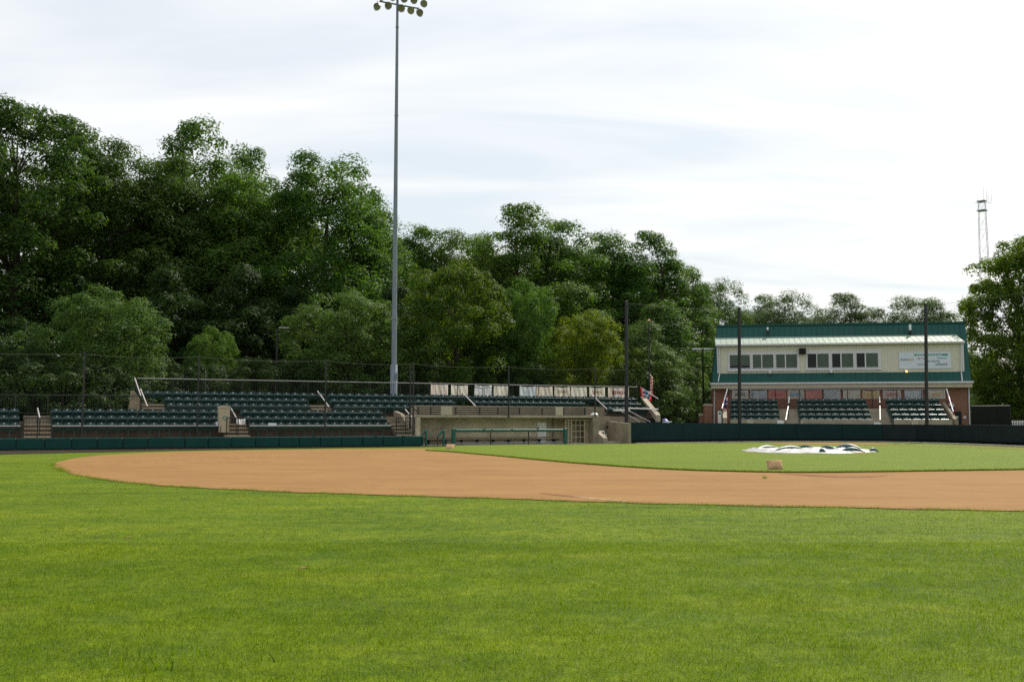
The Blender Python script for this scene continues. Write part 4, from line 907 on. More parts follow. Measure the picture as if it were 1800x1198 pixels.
for (zpx, xs, ys) in ((8.5, (665, 684, 706, 722, 737.5), (12, 10, 14.5, 18.5, 22.5)), (-9, (692, 711, 727.5, 744.5, 672), (-5, -2, 0, 6.5, -6))):
    zc = P(697, zpx, Yp).z; cen = Vector((xb, Yp, zc))
    part(lp, 'crossarm', MB().tube(cen - ae * 1.35, cen + ae * 1.65, .06, n=8), 'steel')
    for i, (x, y) in enumerate(zip(xs, ys)):
        k = P(x, y, Yp).x - xb; q = cen + ae * (k / ae.x * .98); q = Vector((q.x, q.y - .25, P(x, y, q.y - .25).z))
        part(lp, 'lamp_bracket', MB().tube(Vector((q.x, q.y + .25, zc)), q + Vector((0, .12, .18)), .03, n=6), 'steel')
        lamp(q, R(-58 + 6 * (i % 3)), R((-28, -8, 8, 24, 38)[i]))
# ---------------------------------------------------------------- nets and posts
def strands(name, label, pts_top, pts_bot, ns, nz_, group=None):
    nt = thing(name, label, 'net', tuple(pts_bot[0]), W)
    mb = MB(); wv = .002
    P0 = [Vector(p) for p in pts_top]; Q0 = [Vector(p) for p in pts_bot]; n = len(P0) - 1
    def at(u, v):
        x = min(u * n, n - 1e-6); i = int(x); f = x - i; sag = 4 * f * (1 - f) * .12
        return Q0[i].lerp(Q0[i + 1], f).lerp(P0[i].lerp(P0[i + 1], f) - Vector((0, 0, sag)), v)
    for k in range(ns + 1):
        a, b = at(k / ns, 0), at(k / ns, 1); d = (at(min(1, k / ns + .001), .5) - at(max(0, k / ns - .001), .5)).normalized() * wv
        mb.quad(a - d, a + d, b + d, b - d)
    for j in range(nz_):
        v = j / nz_
        for k in range(n * 8):
            a, b = at(k / (n * 8), v), at((k + 1) / (n * 8), v); z = Vector((0, 0, wv)); mb.quad(a - z, b - z, b + z, a + z)
    part(nt, 'mesh', mb, 'black')
    cb_ = MB(); cb_.path([at(k / (n * 8), 1) for k in range(n * 8 + 1)], [.008] * (n * 8 + 1), 5); part(nt, 'top_cable', cb_, 'lampd')
NP = [(-190, 612), (149, 622), (350, 627), (573, 634), (727, 639), (893, 644.5), (1044, 647.5)]
tops, bots = [], []
GN = 'short black net posts along the low wall'
labs = ['', 'short black net post furthest left, behind the low wall', 'short black net post left of the beige bin', 'short black net post between the bin and the light pole', 'short black net post at the left end of the dugout', 'short black net post rising from the middle of the dugout roof', 'short black net post at the right end of the dugout roof']
for i, (x, y) in enumerate(NP):
    t_ = .45 if i < 5 else td + .03
    s_, z_ = L.px(x, y, t_); b0 = 0 if i < 5 else dz0 + .02
    tops.append(L.pt(s_, t_, z_)); bots.append(L.pt(s_, t_, zp1 + .03 if i < 5 else dz1 + .02))
    if i == 0: continue
    t2 = t_ if i < 5 else td - .07
    o = thing('net_post', labs[i], 'post', (s_, t2, b0), L, GN); part(o, 'shaft', MB().tube((s_, t2, b0), (s_, t2, z_), .048, n=10), 'black'); part(o, 'cap', MB().lathe([(.075, z_), (.075, z_ + .05), (.001, z_ + .07)], 10, s_, t2), 'black')
s_, z_ = L.px(1102, 648, td); tops.append(L.pt(s_, td, z_)); bots.append(L.pt(s_, td, 2.3))
strands('safety_net', 'thin black netting strung between the short posts before the left stand', tops, bots, 260, 20)
xq = P(721, 690, 62); o = thing('net_post', 'second black post standing close left of the dugout end post', 'post', (xq.x, 62, 0), W, GN); part(o, 'shaft', MB().tube((xq.x, 62, 0), (xq.x, 62, P(721.5, 641, 62).z), .055, n=10), 'black')
part(o, 'brace', MB().tube((xq.x, 62, P(722, 712, 62).z), (xq.x + .5, 61.8, P(722, 724, 62).z), .04, n=6), 'black')
GT = 'tall black backstop posts'
tt, bb = [], []
for (x, y, Yw, lab) in ((1101, 530, 69.4, 'tall black backstop post at the left end of the dark padded wall'), (1299.5, 541, 75.3, 'tall black backstop post in front of the left press box windows'), (1627, 533, 72.4, 'tall black backstop post in front of the press box sign')):
    p = P(x, y, Yw); q = P(x + (0 if x < 1600 else 1.5), 743, Yw); o = thing('backstop_post', lab, 'post', (q.x, Yw, 0), W, GT)
    part(o, 'shaft', MB().tube((q.x, Yw, 0), (p.x, Yw, p.z), .135, .115, 14, True), 'black', False); part(o, 'cap', MB().lathe([(.125, p.z - .02), (.135, p.z + .03), (.001, p.z + .08)], 12, p.x, Yw), 'black')
    tt.append(Vector((p.x, Yw, p.z - .1))); bb.append(Vector((q.x, Yw, 1.45)))
p = P(1810, 512, 60.5); tt.append(Vector((p.x, 60.5, p.z))); bb.append(Vector((p.x, 60.5, 1.4)))
strands('backstop_net', 'very thin dark netting between the tall backstop posts', tt, bb, 200, 55)
# ---------------------------------------------------------------- backstop wall
bw = thing('backstop_wall', 'long dark green padded wall behind home plate', 'wall', (WL[3].x, WL[3].y, 0))
seg = []
for i in range(len(WL) - 1):
    ln = (WL[i + 1] - WL[i]).length; n = max(1, round(ln / 2.4))
    for k in range(n): seg.append((WL[i].lerp(WL[i + 1], k / n), WL[i].lerp(WL[i + 1], (k + 1) / n)))
def wz(p): return P(p.x / p.y * FPX + CX, 742.5 + .0068 * (p.x / p.y * FPX + CX - 1100), p.y).z
core = MB()
for a, b in seg:
    d = (b - a).normalized(); nb = Vector((-d.y, d.x, 0)); a2, b2 = a + d * .012, b - d * .012; za, zb_ = wz(a), wz(b); z0 = .22
    pd = MB().hexa([(*a2.xy, z0), (*b2.xy, z0), (*(b2 + nb * .12).xy, z0), (*(a2 + nb * .12).xy, z0), (*(a2 + nb * .02).xy, za), (*(b2 + nb * .02).xy, zb_), (*(b2 + nb * .12).xy, zb_), (*(a2 + nb * .12).xy, za)])
    part(bw, 'pad', pd, 'pad2' if a.x < 27 or a.x > 31.5 else 'pad3')
    a3, b3 = a - d * .06, b + d * .06
    for nn in (0,): core.hexa([(*(a3 + nb * .13).xy, -.1), (*(b3 + nb * .13).xy, -.1), (*(b3 + nb * .35).xy, -.1), (*(a3 + nb * .35).xy, -.1), (*(a3 + nb * .13).xy, za + .015), (*(b3 + nb * .13).xy, zb_ + .015), (*(b3 + nb * .35).xy, zb_ + .015), (*(a3 + nb * .35).xy, za + .015)])
part(bw, 'core', core, 'pad3')
a = WL[0]; part(bw, 'end_pad', MB().bev(a.x - .16, a.x - .015, a.y - .05, a.y + .5, .05, wz(a) + .02, .03), 'pad2')
# ---------------------------------------------------------------- press box
PB = thing('press_box', 'two-storey brick and cream press box with a green metal roof and dormer behind home plate', 'building', (10.5, 0, 0), B)
bz = lambda px, py, t: B.z(px, py, t)
sB0, sB1 = B.s(1254, .3), B.s(1705, .3)
zE, zS = bz(1480, 671.8, -.35), bz(1480, 682, .3)
zR = bz(1480, 570, 3.5); dep = 9.0
part(PB, 'brick_wall', MB().box(sB0, sB1, .3, .6, 0, zS).box(sB0, sB0 + .3, .603, dep, 0, zS).box(sB1 - .3, sB1, .603, dep, 0, zS).box(sB0, sB1, dep + .003, dep + .3, 0, zS), 'brick')
part(PB, 'fascia', MB().box(sB0 - .15, sB1 + .15, -.30, .9, zS + .004, zE - .05), 'cream'); part(PB, 'gutter', MB().bev(sB0 - .25, sB1 + .25, -.42, -.31, zE - .13, zE + .03, .03), 'trim')
rl = lambda t: zE + (zR - zE) * (t + .35) / 3.85
sR0, sR1 = B.s(1252, -.35, 672), B.s(1707, -.35, 672)
zRl, zRr = bz(1260, 573, 3.5), bz(1697, 567, 3.5); q0, q1 = B.s(1260.5, 3.5, 573), B.s(1696.5, 3.5, 567)
rf = MB(); V_ = [(sR0, -.35, zE), (sR1, -.35, zE), (q1, 3.5, zRr), (q0, 3.5, zRl), (q0, 4.4, zRl), (q1, 4.4, zRr), (sR1, dep + .6, zE), (sR0, dep + .6, zE)]
for k in ((0, 1, 2, 3), (3, 2, 5, 4), (4, 5, 6, 7)): rf.quad(*[V_[m] for m in k])
rf.v += V_; i0 = len(rf.v) - 8; rf.f += [(i0, i0 + 3, i0 + 4, i0 + 7), (i0 + 1, i0 + 6, i0 + 5, i0 + 2), (i0, i0 + 7, i0 + 6, i0 + 1)]; rf.mi += [0, 0, 0]
rfo = part(PB, 'roof', rf, 'roof')
sm_ = MB(); n = 46
for k in range(1, n):
    u = k / n; x = sR0 + (sR1 - sR0) * u; y = q0 + (q1 - q0) * u; zr = zRl + (zRr - zRl) * u
    sm_.hexa([(x - .014, -.36, zE + .005), (x + .014, -.36, zE + .005), (x + .014, -.33, zE), (x - .014, -.33, zE), (y - .014, 3.46, zr), (y + .014, 3.46, zr), (y + .014, 3.5, zr - .01), (y - .014, 3.5, zr - .01)])
part(rfo, 'standing_seams', sm_, 'roof'); part(rfo, 'ridge_cap', MB().hexa([(q0 - .03, 3.38, zRl - .04), (q1 + .03, 3.38, zRr - .04), (q1 + .03, 4.5, zRr - .04), (q0 - .03, 4.5, zRl - .04), (q0 - .03, 3.38, zRl + .10), (q1 + .03, 3.38, zRr + .10), (q1 + .03, 4.5, zRr + .10), (q0 - .03, 4.5, zRl + .10)]), 'roof')
# dormer
tdm = .28; dS0, dS1 = B.s(1260.5, tdm, 630), B.s(1694.5, tdm, 630)
dzb, dzt = rl(tdm) - .01, bz(1480, 602, tdm)
part(PB, 'dormer_wall', MB().box(dS0, dS1, tdm, tdm + .12, dzb, dzt).prism([(tdm + .12, dzb + .15), (tdm + .12, dzt), (2.2, dzt + .3), (2.2, rl(2.2))], 0, dS0, dS0 + .1).prism([(tdm + .12, dzb + .15), (tdm + .12, dzt), (2.2, dzt + .3), (2.2, rl(2.2))], 0, dS1 - .1, dS1), 'siding')
te = .0; zDe = bz(1480, 602.3, te); tl, th_ = .5, 3.4
for _ in range(40):
    tmid = (tl + th_) / 2
    if rl(tmid) < bz(1480, 590.8, tmid): tl = tmid
    else: th_ = tmid
zDl = rl(tl) + .03
dS0e, dS1e = B.s(1258, te, 604), B.s(1695, te, 604); 
lr = part(PB, 'dormer_roof', MB().hexa([(dS0e, te, zDe - .1), (dS1e, te, zDe - .1), (dS1e, tl, zDl - .1), (dS0e, tl, zDl - .1), (dS0e, te, zDe), (dS1e, te, zDe), (dS1e, tl, zDl), (dS0e, tl, zDl)]), 'lean')
sm_ = MB()
for k in range(1, 42):
    x = dS0e + (dS1e - dS0e) * k / 42; sm_.hexa([(x - .014, te, zDe + .001), (x + .014, te, zDe + .001), (x + .014, tl, zDl + .001), (x - .014, tl, zDl + .001), (x - .01, te, zDe + .03), (x + .01, te, zDe + .03), (x + .01, tl, zDl + .03), (x - .01, tl, zDl + .03)])
part(lr, 'standing_seams', sm_, 'lean')
part(PB, 'dormer_gutter', MB().bev(dS0e - .05, dS1e + .05, te - .12, te - .005, zDe - .16, zDe + .02, .03), 'trim')
part(PB, 'dormer_soffit', MB().box(dS0e + .02, dS1e - .02, te + .003, tdm - .003, zDe - .14, zDe - .105), 'trim')
for x in (dS0, dS1 - .14): part(PB, 'corner_board', MB().box(x, x + .14, tdm - .025, tdm - .002, dzb + .04, dzt - .02), 'trim')
def window_group(x0, x1, y0, y1, units, dark):
    s0, zt_ = B.px(x0, y0, tdm); s1, zb_ = B.px(x1, y1, tdm)
    part(PB, 'window_surround', MB().box(s0, s1, tdm - .05, tdm - .002, zb_, zt_), 'trim')
    part(PB, 'window_sill', MB().bev(s0 - .06, s1 + .06, tdm - .12, tdm - .051, zb_ - .06, zb_ + .05, .012), 'trim')
    for u in units:
        f = MB(); a, zt2 = B.px(u[0], u[-2], tdm - .05); b, zb2 = B.px(u[-3], u[-1], tdm - .05)
        fw = .045
        f.box(a - fw, a, tdm - .085, tdm - .052, zb2 - fw, zt2 + fw).box(b, b + fw, tdm - .085, tdm - .052, zb2 - fw, zt2 + fw).box(a, b, tdm - .085, tdm - .052, zt2, zt2 + fw).box(a, b, tdm - .085, tdm - .052, zb2 - fw, zb2)
        mids = u[1:-3]
        if mids:
            m0, m1 = B.s(mids[0], tdm), B.s(mids[1], tdm); f.box(m0, m1, tdm - .085, tdm - .052, zb2, zt2)
        wo = part(PB, 'window', f, 'trim')
        rngs = [(a, m0), (m1, b)] if mids else [(a, b)]
        for i, (p0, p1) in enumerate(rngs): part(wo, 'pane', MB().box(p0 + .003, p1 - .003, tdm - .062, tdm - .053, zb2 + .003, zt2 - .003), 'glassd' if (dark and i == 0) or len(rngs) == 1 and False else 'glass')
        if not mids:
            part(wo, 'blind', MB().box(a + .01, b - .01, tdm - .0665, tdm - .0625, zb2 + .22, zt2 - .01), 'glass'); part(wo, 'dark_gap', MB().box(a + .01, b - .01, tdm - .0665, tdm - .0625, zb2 + .01, zb2 + .215), 'glassd')
window_group(1279, 1405.5, 619.3, 650.4, [(1282.6, 1318.4, 623.8, 646.6), (1323, 1340.2, 1342, 1359.8, 623.2, 646.4), (1364, 1382, 1384, 1401.3, 622.6, 646)], False)
window_group(1415.7, 1549, 616, 648.5, [(1419.3, 1437.6, 1439.2, 1457, 621.6, 645.6), (1462.3, 1480, 1482.2, 1500, 621.2, 645.2), (1505.3, 1523, 1525.3, 1543.6, 620.6, 644.9)], True)
def pipe(pts, label=None): part(PB, 'downspout', MB().path([B.p3(*p) for p in pts], [.05] * len(pts), 6), 'trim')
pipe([(1264.5, 606, .12), (1265, 650, .16), (1265, 656, .16), (1262.5, 671, -.42)]); pipe([(1689.5, 605, .12), (1690, 650, .16), (1690, 656, .16), (1691.5, 670, -.42)])
pipe([(1255.5, 676, -.1), (1256, 684, .2), (1255.5, 735, .2), (1255.5, 760, .2)]); pipe([(1703, 675, -.1), (1703, 684, .2), (1704.5, 740, .2), (1704.5, 760, .2)])
dd = part(PB, 'door', MB().bev(B.s(1675, .3), B.s(1690.5, .3), .25, .295, 0, bz(1682, 722.5, .27), .01), 'pad3'); part(dd, 'door_sign', MB().box(B.s(1676, .24), B.s(1685, .24), .238, .247, bz(1680, 734, .24), bz(1680, 731, .24)), 'trim')
for x in (1349, 1599.5):
    zb_ = rl(2.9) ; a = B.s(x, 2.7, 580)
    ro = part(PB, 'roof_floodlight', MB().bev(a - .12, a + .12, 2.45, 2.75, bz(x, 586, 2.6), bz(x, 580.5, 2.6), .03), 'black'); part(ro, 'bracket', MB().bev(a - .06, a + .08, 2.5, 2.9, bz(x, 580, 2.6), bz(x, 575 if x < 1500 else 570, 2.6), .02), 'white')
sp_o = thing('loudspeaker', 'black box loudspeaker mounted between the two press box window groups', 'speaker', (B.s(1410, 0), tdm, bz(1410, 622, .0)), B)
part(sp_o, 'cabinet', MB().bev(B.s(1404.5, .0, 616), B.s(1416.5, .0, 616), -.12, tdm - .055, bz(1410, 622, -.1), bz(1410, 611.5, -.1), .03), 'black')
part(sp_o, 'grille', MB().box(B.s(1405.6, .0, 616), B.s(1415.4, .0, 616), -.13, -.121, bz(1410, 621, -.1), bz(1410, 612.5, -.1)), 'screen')
for (x, y, m, lab) in ((1353.5, 655, 'tan', 'cream wall lamp box below the left press box windows'), (1461, 653, 'white', 'white dome lamp below the right press box windows'), (1593, 652, 'glow', 'glowing yellow lamp below the press box sign')):
    a, zc = B.px(x, y, .1); o = thing('wall_lamp', lab, 'lamp', (a, tdm, zc), B, 'lamps on the press box front')
    part(o, 'mount', MB().bev(a - .14, a + .14, .12, tdm - .003, zc - .05, zc + .17, .03), 'trim')
    part(o, 'lamp_head', MB().lathe([(.01, zc - .12), (.09, zc - .10), (.12, zc - .02), (.07, zc + .04)], 14, a, -.02), m)
s0, zt_ = B.px(1580, 619, .22); s1, zb_ = B.px(1672.5, 647, .22)
sg = thing('sponsor_sign', 'wide pale sponsor sign with a green bar and blurred lettering on the press box', 'sign', (s0, .22, zb_), B)
part(sg, 'board', MB().box(s0, s1, .21, tdm - .004, zb_, zt_), 'sign'); part(sg, 'green_bar', MB().box(B.s(1611, .2), B.s(1670.5, .2), .203, .208, bz(1640, 624.6, .2), bz(1640, 621.8, .2)), 'inkg')
def text(par, body, fr, px, py, hpx, t, mat, wpx=None):
    cu = bpy.data.curves.new('lettering', 'FONT'); cu.body = body; cu.size = 1; cu.align_x = 'CENTER'; cu.align_y = 'CENTER'; cu.extrude = .004
    tmp = bpy.data.objects.new('lettering', cu); COL.objects.link(tmp); bpy.context.view_layer.update()
    me = bpy.data.meshes.new_from_object(tmp.evaluated_get(bpy.context.evaluated_depsgraph_get())); bpy.data.objects.remove(tmp)
    co_ = [v.co.copy() for v in me.vertices]; wmx = max(c.x for c in co_) - min(c.x for c in co_); hmx = max(c.y for c in co_) - min(c.y for c in co_)
    s_, z_ = fr.px(px, py, t); y0 = fr.pt(s_, t, 0).y; kh = hpx * y0 / FPX / hmx; kw = (wpx * y0 / FPX / wmx) if wpx else kh; org = ORG[par]
    for v, c in zip(me.vertices, co_): v.co = (s_ + c.x * kw - org[0], t - c.z - .002 - org[1], z_ + c.y * kh - org[2])
    me.materials.clear(); me.materials.append(MT[mat]); o = bpy.data.objects.new('lettering', me); COL.objects.link(o); o.parent = par; ORG[o] = org
text(sg, 'EAGLE', B, 1590, 631.8, 2.9, .2, 'ink', 13); text(sg, 'BANK', B, 1601.5, 632, 4.2, .2, 'inko', 10)
text(sg, 'Big Train', B, 1620, 629.5, 3.6, .2, 'inkr', 13); text(sg, 'Giant', B, 1655.5, 628.6, 4, .2, 'inkb', 16); text(sg, 'The Gazette', B, 1640, 634.3, 2.8, .2, 'ink', 22)
text(sg, 'Comcast', B, 1622, 640, 2.8, .2, 'ink', 17); text(sg, 'wtPanda9', B, 1654.5, 639.8, 4, .2, 'ink', 20)
sq = MB(); [sq.box(B.s(1615 + 4.6 * k, .2), B.s(1617.8 + 4.6 * k, .2), .199, .2025, bz(1640, 624.0, .2), bz(1640, 622.6, .2)) for k in range(10)]; part(sg, 'bar_lettering', sq, 'sign')
solo('notice_plate', 'small pale notice on the brick wall right of the dark door', 'sign', MB().box(B.s(1694, .29), B.s(1698.5, .29), .27, .297, bz(1696, 735.5, .28), bz(1696, 730.5, .28)), 'trim', (B.s(1696, .29), .29, 1.5), B)
# ---------------------------------------------------------------- stand behind home plate
RT = [1.0, 1.85, 2.7, 3.55, 4.4]; RTOP = [S.z(1465, y, t) for y, t in zip((733.2, 725, 716.6, 708.6, 700.6), RT)]; RF = [z - .84 for z in RTOP]
hs_ = thing('home_stand', 'small concrete stand with five seat rows in front of the press box', 'grandstand', (10, .3, 0), S)
blk = [(1284, 1369, 6), (1404, 1528, 9), (1563, 1659, 6)]
bs = [(S.s(a, 2.7, 715), S.s(b, 2.7, 715), n) for a, b, n in blk]
for s0, s1, n in bs:
    mb = MB()
    for k in range(5): mb.box(s0 - .05, s1 + .05, RT[k] - .6, RT[k + 1] - .6 if k < 4 else 5.6, 0, RF[k])
    part(hs_, 'tier', mb, 'conc')
    part(hs_, 'front_curb', MB().bev(s0 - .05, s1 + .05, .12, .396, 0, S.z(1465, 737.2, .2), .015), 'conc2')
for a, b in ((bs[0][1] + .053, bs[1][0] - .053), (bs[1][1] + .053, bs[2][0] - .053)):
    mb = MB()
    for k in range(9): mb.box(a, b, .3 + k * .42, 5.6, 0, RF[0] - .25 + (RF[4] - RF[0] + .25) * k / 8)
    part(hs_, 'stair', mb, 'conc2')
part(hs_, 'end_wall', MB().prism([(.2, 0), (5.6, 0), (5.6, S.z(1283, 708, 4.6)), (4.6, S.z(1283, 708, 4.6)), (.6, S.z(1275, 734, .6)), (.2, S.z(1275, 734, .6))], 0, bs[0][0] - .62, bs[0][0] - .30), 'conc2')
part(hs_, 'end_wall', MB().prism([(.2, 0), (5.6, 0), (5.6, S.z(1660, 707, 4.6)), (4.6, S.z(1660, 707, 4.6)), (.6, S.z(1668, 736, .6)), (.2, S.z(1668, 736, .6))], 0, bs[2][1] + .25, bs[2][1] + .5), 'conc')
RNM = ['front', 'second', 'third', 'fourth', 'back']; BN = ['left', 'middle', 'right']
for bi, (s0, s1, n) in enumerate(bs):
    p = (s1 - s0) / n
    for k in range(5):
        for i in range(n):
            lab = f"green seat, {ORD[i]} from the left, {RNM[k]} row, home stand's {BN[bi]} block"
            put_seat(S, s0 + p * (i + .5), RT[k], RF[k], p, lab)
# the smallest seats of the set, right half of the upper stand, as one object
acc_v, acc_f = {}, {}
fm = {}
src = {}
def walk(o, acc):
    for ch in o.children:
        if ch.type == 'MESH': acc.append(ch)
        walk(ch, acc)
acc = []; walk(proto, acc)
far = MB(); mats = []
for (fr_, s, t_, z, p) in far_spots:
    mtx = Matrix.Translation(fr_.pt(s, t_, z)) @ Matrix.Rotation(fr_.a, 4, 'Z') @ Matrix.Diagonal((p / .52, 1, 1, 1))
    for ch in acc:
        m = ch.data.materials[0]
        if m not in mats: mats.append(m)
        i = len(far.v); far.v += [tuple(mtx @ v.co) for v in ch.data.vertices]
        for pl in ch.data.polygons: far.f.append(tuple(i + k for k in pl.vertices)); far.mi.append(mats.index(m))
fo = make('seat_rows', far, mats); tag(fo, 'rows of dark green folding seats above the dugout right of the white sheet', 'seats', None, 'stuff')
picket_rail('picket_railing', 'black picket railing with pale top rail behind the home stand seats', S, (1281, 684), (1664, 683.6), 5.5, 5.5, 1.55, 9)
HB = 'banners hung behind the home stand'
for (x0, x1, m, lab, mk) in ((1287, 1315, cc, 'cream banner with dark scribbled lettering, leftmost behind the home stand', ('ink', 2)), (1318.5, 1348, cbm, 'grey-blue banner sagging right of the tall post behind the home stand', None),
    (1351, 1381, cr, 'left one of the two red banners behind the home stand', ('inkr', 1)), (1384, 1413.5, cp1, 'cream banner with a blue lower corner between the two red banners', ('inkb', 1)), (1416, 1444, cr, 'right one of the two red banners behind the home stand', None),
    (1447.5, 1477, cbm, 'plain grey-white banner just right of the right red banner', None), (1482, 1512, cc, 'cream banner with a pale vertical fold left of the yellow banner', None), (1516, 1546, cy, 'yellow-cream banner over the right stair of the home stand', ('inko', 1)),
    (1552, 1583, cp1, 'pinkish cream banner right of the right stair of the home stand', ('inkr', 2)), (1590, 1621.5, cbm, 'grey-white banner just left of the tall post at the sign', None), (1631, 1661, cc, 'rightmost banner with yellow lettering behind the home stand', ('inko', 2))):
    banner(lab, S, x0, x1, 685, 700.5, 5.6, m, HB, random.uniform(0, .04), mk)
for (x0, y0, t0, x1, y1, t1, lab) in ((1278.5, 683.5, 5.3, 1269, 717.5, 1.6, 'white sloping rail at the left end of the home stand'), (1387.5, 697.5, 4.4, 1386.2, 708, 3.3, 'short upper white rail on the left stair of the home stand'), (1385.5, 714, 2.8, 1381, 738, .5, 'long lower white rail on the left stair of the home stand'),
    (1546.2, 697, 4.4, 1546.4, 707, 3.3, 'short upper white rail on the right stair of the home stand'), (1546.6, 713, 2.8, 1547, 738, .5, 'long lower white rail on the right stair of the home stand'), (1664, 683.5, 5.3, 1675.5, 723, 1.6, 'white sloping rail at the right end of the home stand')):
    a, b = S.p3(x0, y0, t0), S.p3(x1, y1, t1); o = thing('stair_handrail', lab, 'handrail', (b[0], b[1], b[2] - .9), S, 'white rails of the home stand')
    part(o, 'bar', MB().tube(a, b, .045), 'white')
    for q in (a, b): part(o, 'post', MB().tube((q[0], q[1], q[2] - .95), (q[0], q[1], q[2] - .03), .024, n=6), 'black')
# bunting: pleated half-rounds of red, white and blue
def bunting(label, fr, x, y, t, wpx, hpx, shear=0.0, mats_=('inkr2', 'trim', 'inkn')):
    s_, z_ = fr.px(x, y, t); y0 = fr.pt(s_, t, 0).y; w_ = wpx * y0 / FPX; h_ = hpx * y0 / FPX
    o = thing('bunting', label, 'bunting', (s_, t, z_), fr, 'red white and blue bunting on the stands')
    def f(u, v):
        a = math.pi * u; r = v
        return (s_ + w_ * .5 - w_ * .5 * r * math.cos(a), t - .03 + .03 * math.sin(a * 16) * r, z_ - h_ * r * math.sin(a) - shear * (w_ * .5 - w_ * .5 * r * math.cos(a)))
    for nm, m, r0, r1 in (('blue_centre', mats_[2], .02, .34), ('white_band', mats_[1], .34, .78), ('red_border', mats_[0], .78, 1)):
        part(o, nm, MB().grid(lambda u, v: f(u, r0 + (r1 - r0) * v), 64, 4), m)
    st = MB()
    for k in range(5):
        a = math.pi * (.16 + .17 * k); cx_ = s_ + w_ * .5 - w_ * .5 * .58 * math.cos(a); cz_ = z_ - h_ * .58 * math.sin(a) - shear * (cx_ - s_); rr_ = h_ * .12
        pts_ = [(cx_ + (rr_ if j % 2 == 0 else rr_ * .42) * math.sin(j * math.pi / 5), cz_ + (rr_ if j % 2 == 0 else rr_ * .42) * math.cos(j * math.pi / 5)) for j in range(10)]
        st.prism(pts_, 1, t - .085, t - .078)
    part(o, 'star_row', st, mats_[2])
MT['inkr2'] = clothmat('bunting_red', [(.55, .02, .03), (.70, .04, .05)], 3, .4); MT['inkn'] = clothmat('bunting_blue', [(.02, .03, .12), (.04, .06, .2)], 3, .3)
bunting('round pleated bunting with blue stars beside the draped flag', L, 1125.5, 680.5, 6.9, 24, 25, .36)
bunting('narrow bunting folded at the left end wall of the home stand', S, 1270.5, 704, 2.8, 9, 26, -.8)
bunting('bunting hanging along the sloping rail at the right end of the home stand', S, 1665.5, 690, 4.6, 11, 34, 2.2)
# cards and boxes along the front of the home stand
for (x0, x1, y0, y1, lab) in ((1312, 1325, 737.5, 742, 'cream card on the curb below the left seat block'), (1366, 1378, 739, 743.5, 'white card at the foot of the left stair'), (1407, 1413, 740.5, 743, 'tiny cream card right of the left stair'), (1602, 1614, 740, 744.5, 'cream card on the curb below the right seat block'), (1536, 1548, 742, 745, 'white card at the foot of the right stair')):
    solo('curb_card', lab + ' of the home stand', 'card', MB().bev(S.s(x0, .05), S.s(x1, .05), .03, .10, S.z(x0, y1 + 4, .05), S.z(x0, y0, .05), .01), 'white' if 'white' in lab else 'cream', (S.s(x0, .05), .05, 1), S, 'cards along the home stand curb')
wc = thing('white_cabinet', 'narrow white cabinet with a green emblem against the brick wall', 'cabinet', (S.s(1265, 2), 2, 0), S)
part(wc, 'body', MB().bev(S.s(1262, 2), S.s(1268.5, 2), 1.9, 2.3, 0, S.z(1265, 722.5, 2), .015), 'white'); part(wc, 'emblem', MB().box(S.s(1263.6, 1.9), S.s(1267.5, 1.9), 1.885, 1.897, S.z(1265, 727.5, 1.9), S.z(1265, 724, 1.9)).box(S.s(1264.6, 1.9), S.s(1267, 1.9), 1.878, 1.884, S.z(1265, 726.3, 1.9), S.z(1265, 725.2, 1.9)), 'inkg')
# ---------------------------------------------------------------- flag, lamp posts, pillars, tower and odds and ends
fp = P(1142.5, 700, 82); ft = P(1141.5, 565, 82)
fpo = thing('flagpole', 'slim dark flagpole in front of the dusty green tree', 'flagpole', (fp.x, 82, 0)); part(fpo, 'shaft', MB().tube((fp.x, 82, 0), (fp.x, 82, ft.z), .065, .04), 'black')
part(fpo, 'finial', MB().lathe([(.001, ft.z + .22), (.1, ft.z + .14), (.1, ft.z + .06), (.03, ft.z)], 12, fp.x, 82), 'inko')
ztf, zbf = P(1143, 656, 81.8).z, P(1143, 690, 81.8).z
fl = MB(); fl.grid(lambda u, v: (fp.x + .06 + (.13 + .15 * (1 - v) ** .7) * (u - .35) * 1.2 + .03 * math.sin(u * 10 + v * 4), 81.85 + .16 * math.sin(u * 15 + 2 * v), zbf + (ztf - zbf) * v - .35 * u * (1 - .2 * v)), 30, 20, uv=True)
solo('draped_flag', 'limp red and white striped flag with a blue corner hanging on the pole', 'flag', fl, 'flag', (fp.x, 81.85, zbf), smooth=True)
def lamp_post(label, px, ytop, Y, head, grp='slim dark lamp posts'):
    p = P(px, ytop, Y); o = thing('lamp_post', label, 'lamp post', (p.x, Y, 0), W, grp)
    part(o, 'shaft', MB().tube((p.x, Y, 0), (p.x, Y, p.z), .12, .075, 10), 'black')
    for sgn in ((-1, 1) if head == 2 else (head * 0 + (-1 if head == 1 else 1),)):
        h = part(o, 'lamp_head', MB().bev(p.x + sgn * .55 - .42, p.x + sgn * .55 + .42, Y - .22, Y + .22, p.z - .06, p.z + .10, .04), 'trim' if head == 2 else 'lampd'); part(h, 'arm', MB().tube((p.x, Y, p.z), (p.x + sgn * .2, Y, p.z + .02), .04, n=6), 'black')
lamp_post('slim lamp post with one head left of the pale tree by the pole', 487.5, 577, 77, 3)
lamp_post('twin-headed lamp post left of the press box', 1235, 614, 92, 2)
bx = P(722, 559, 92); o = thing('lamp_post', 'lamp post whose tan box head peeks out by the light pole', 'lamp post', (bx.x, 92, 0), W, 'slim dark lamp posts')
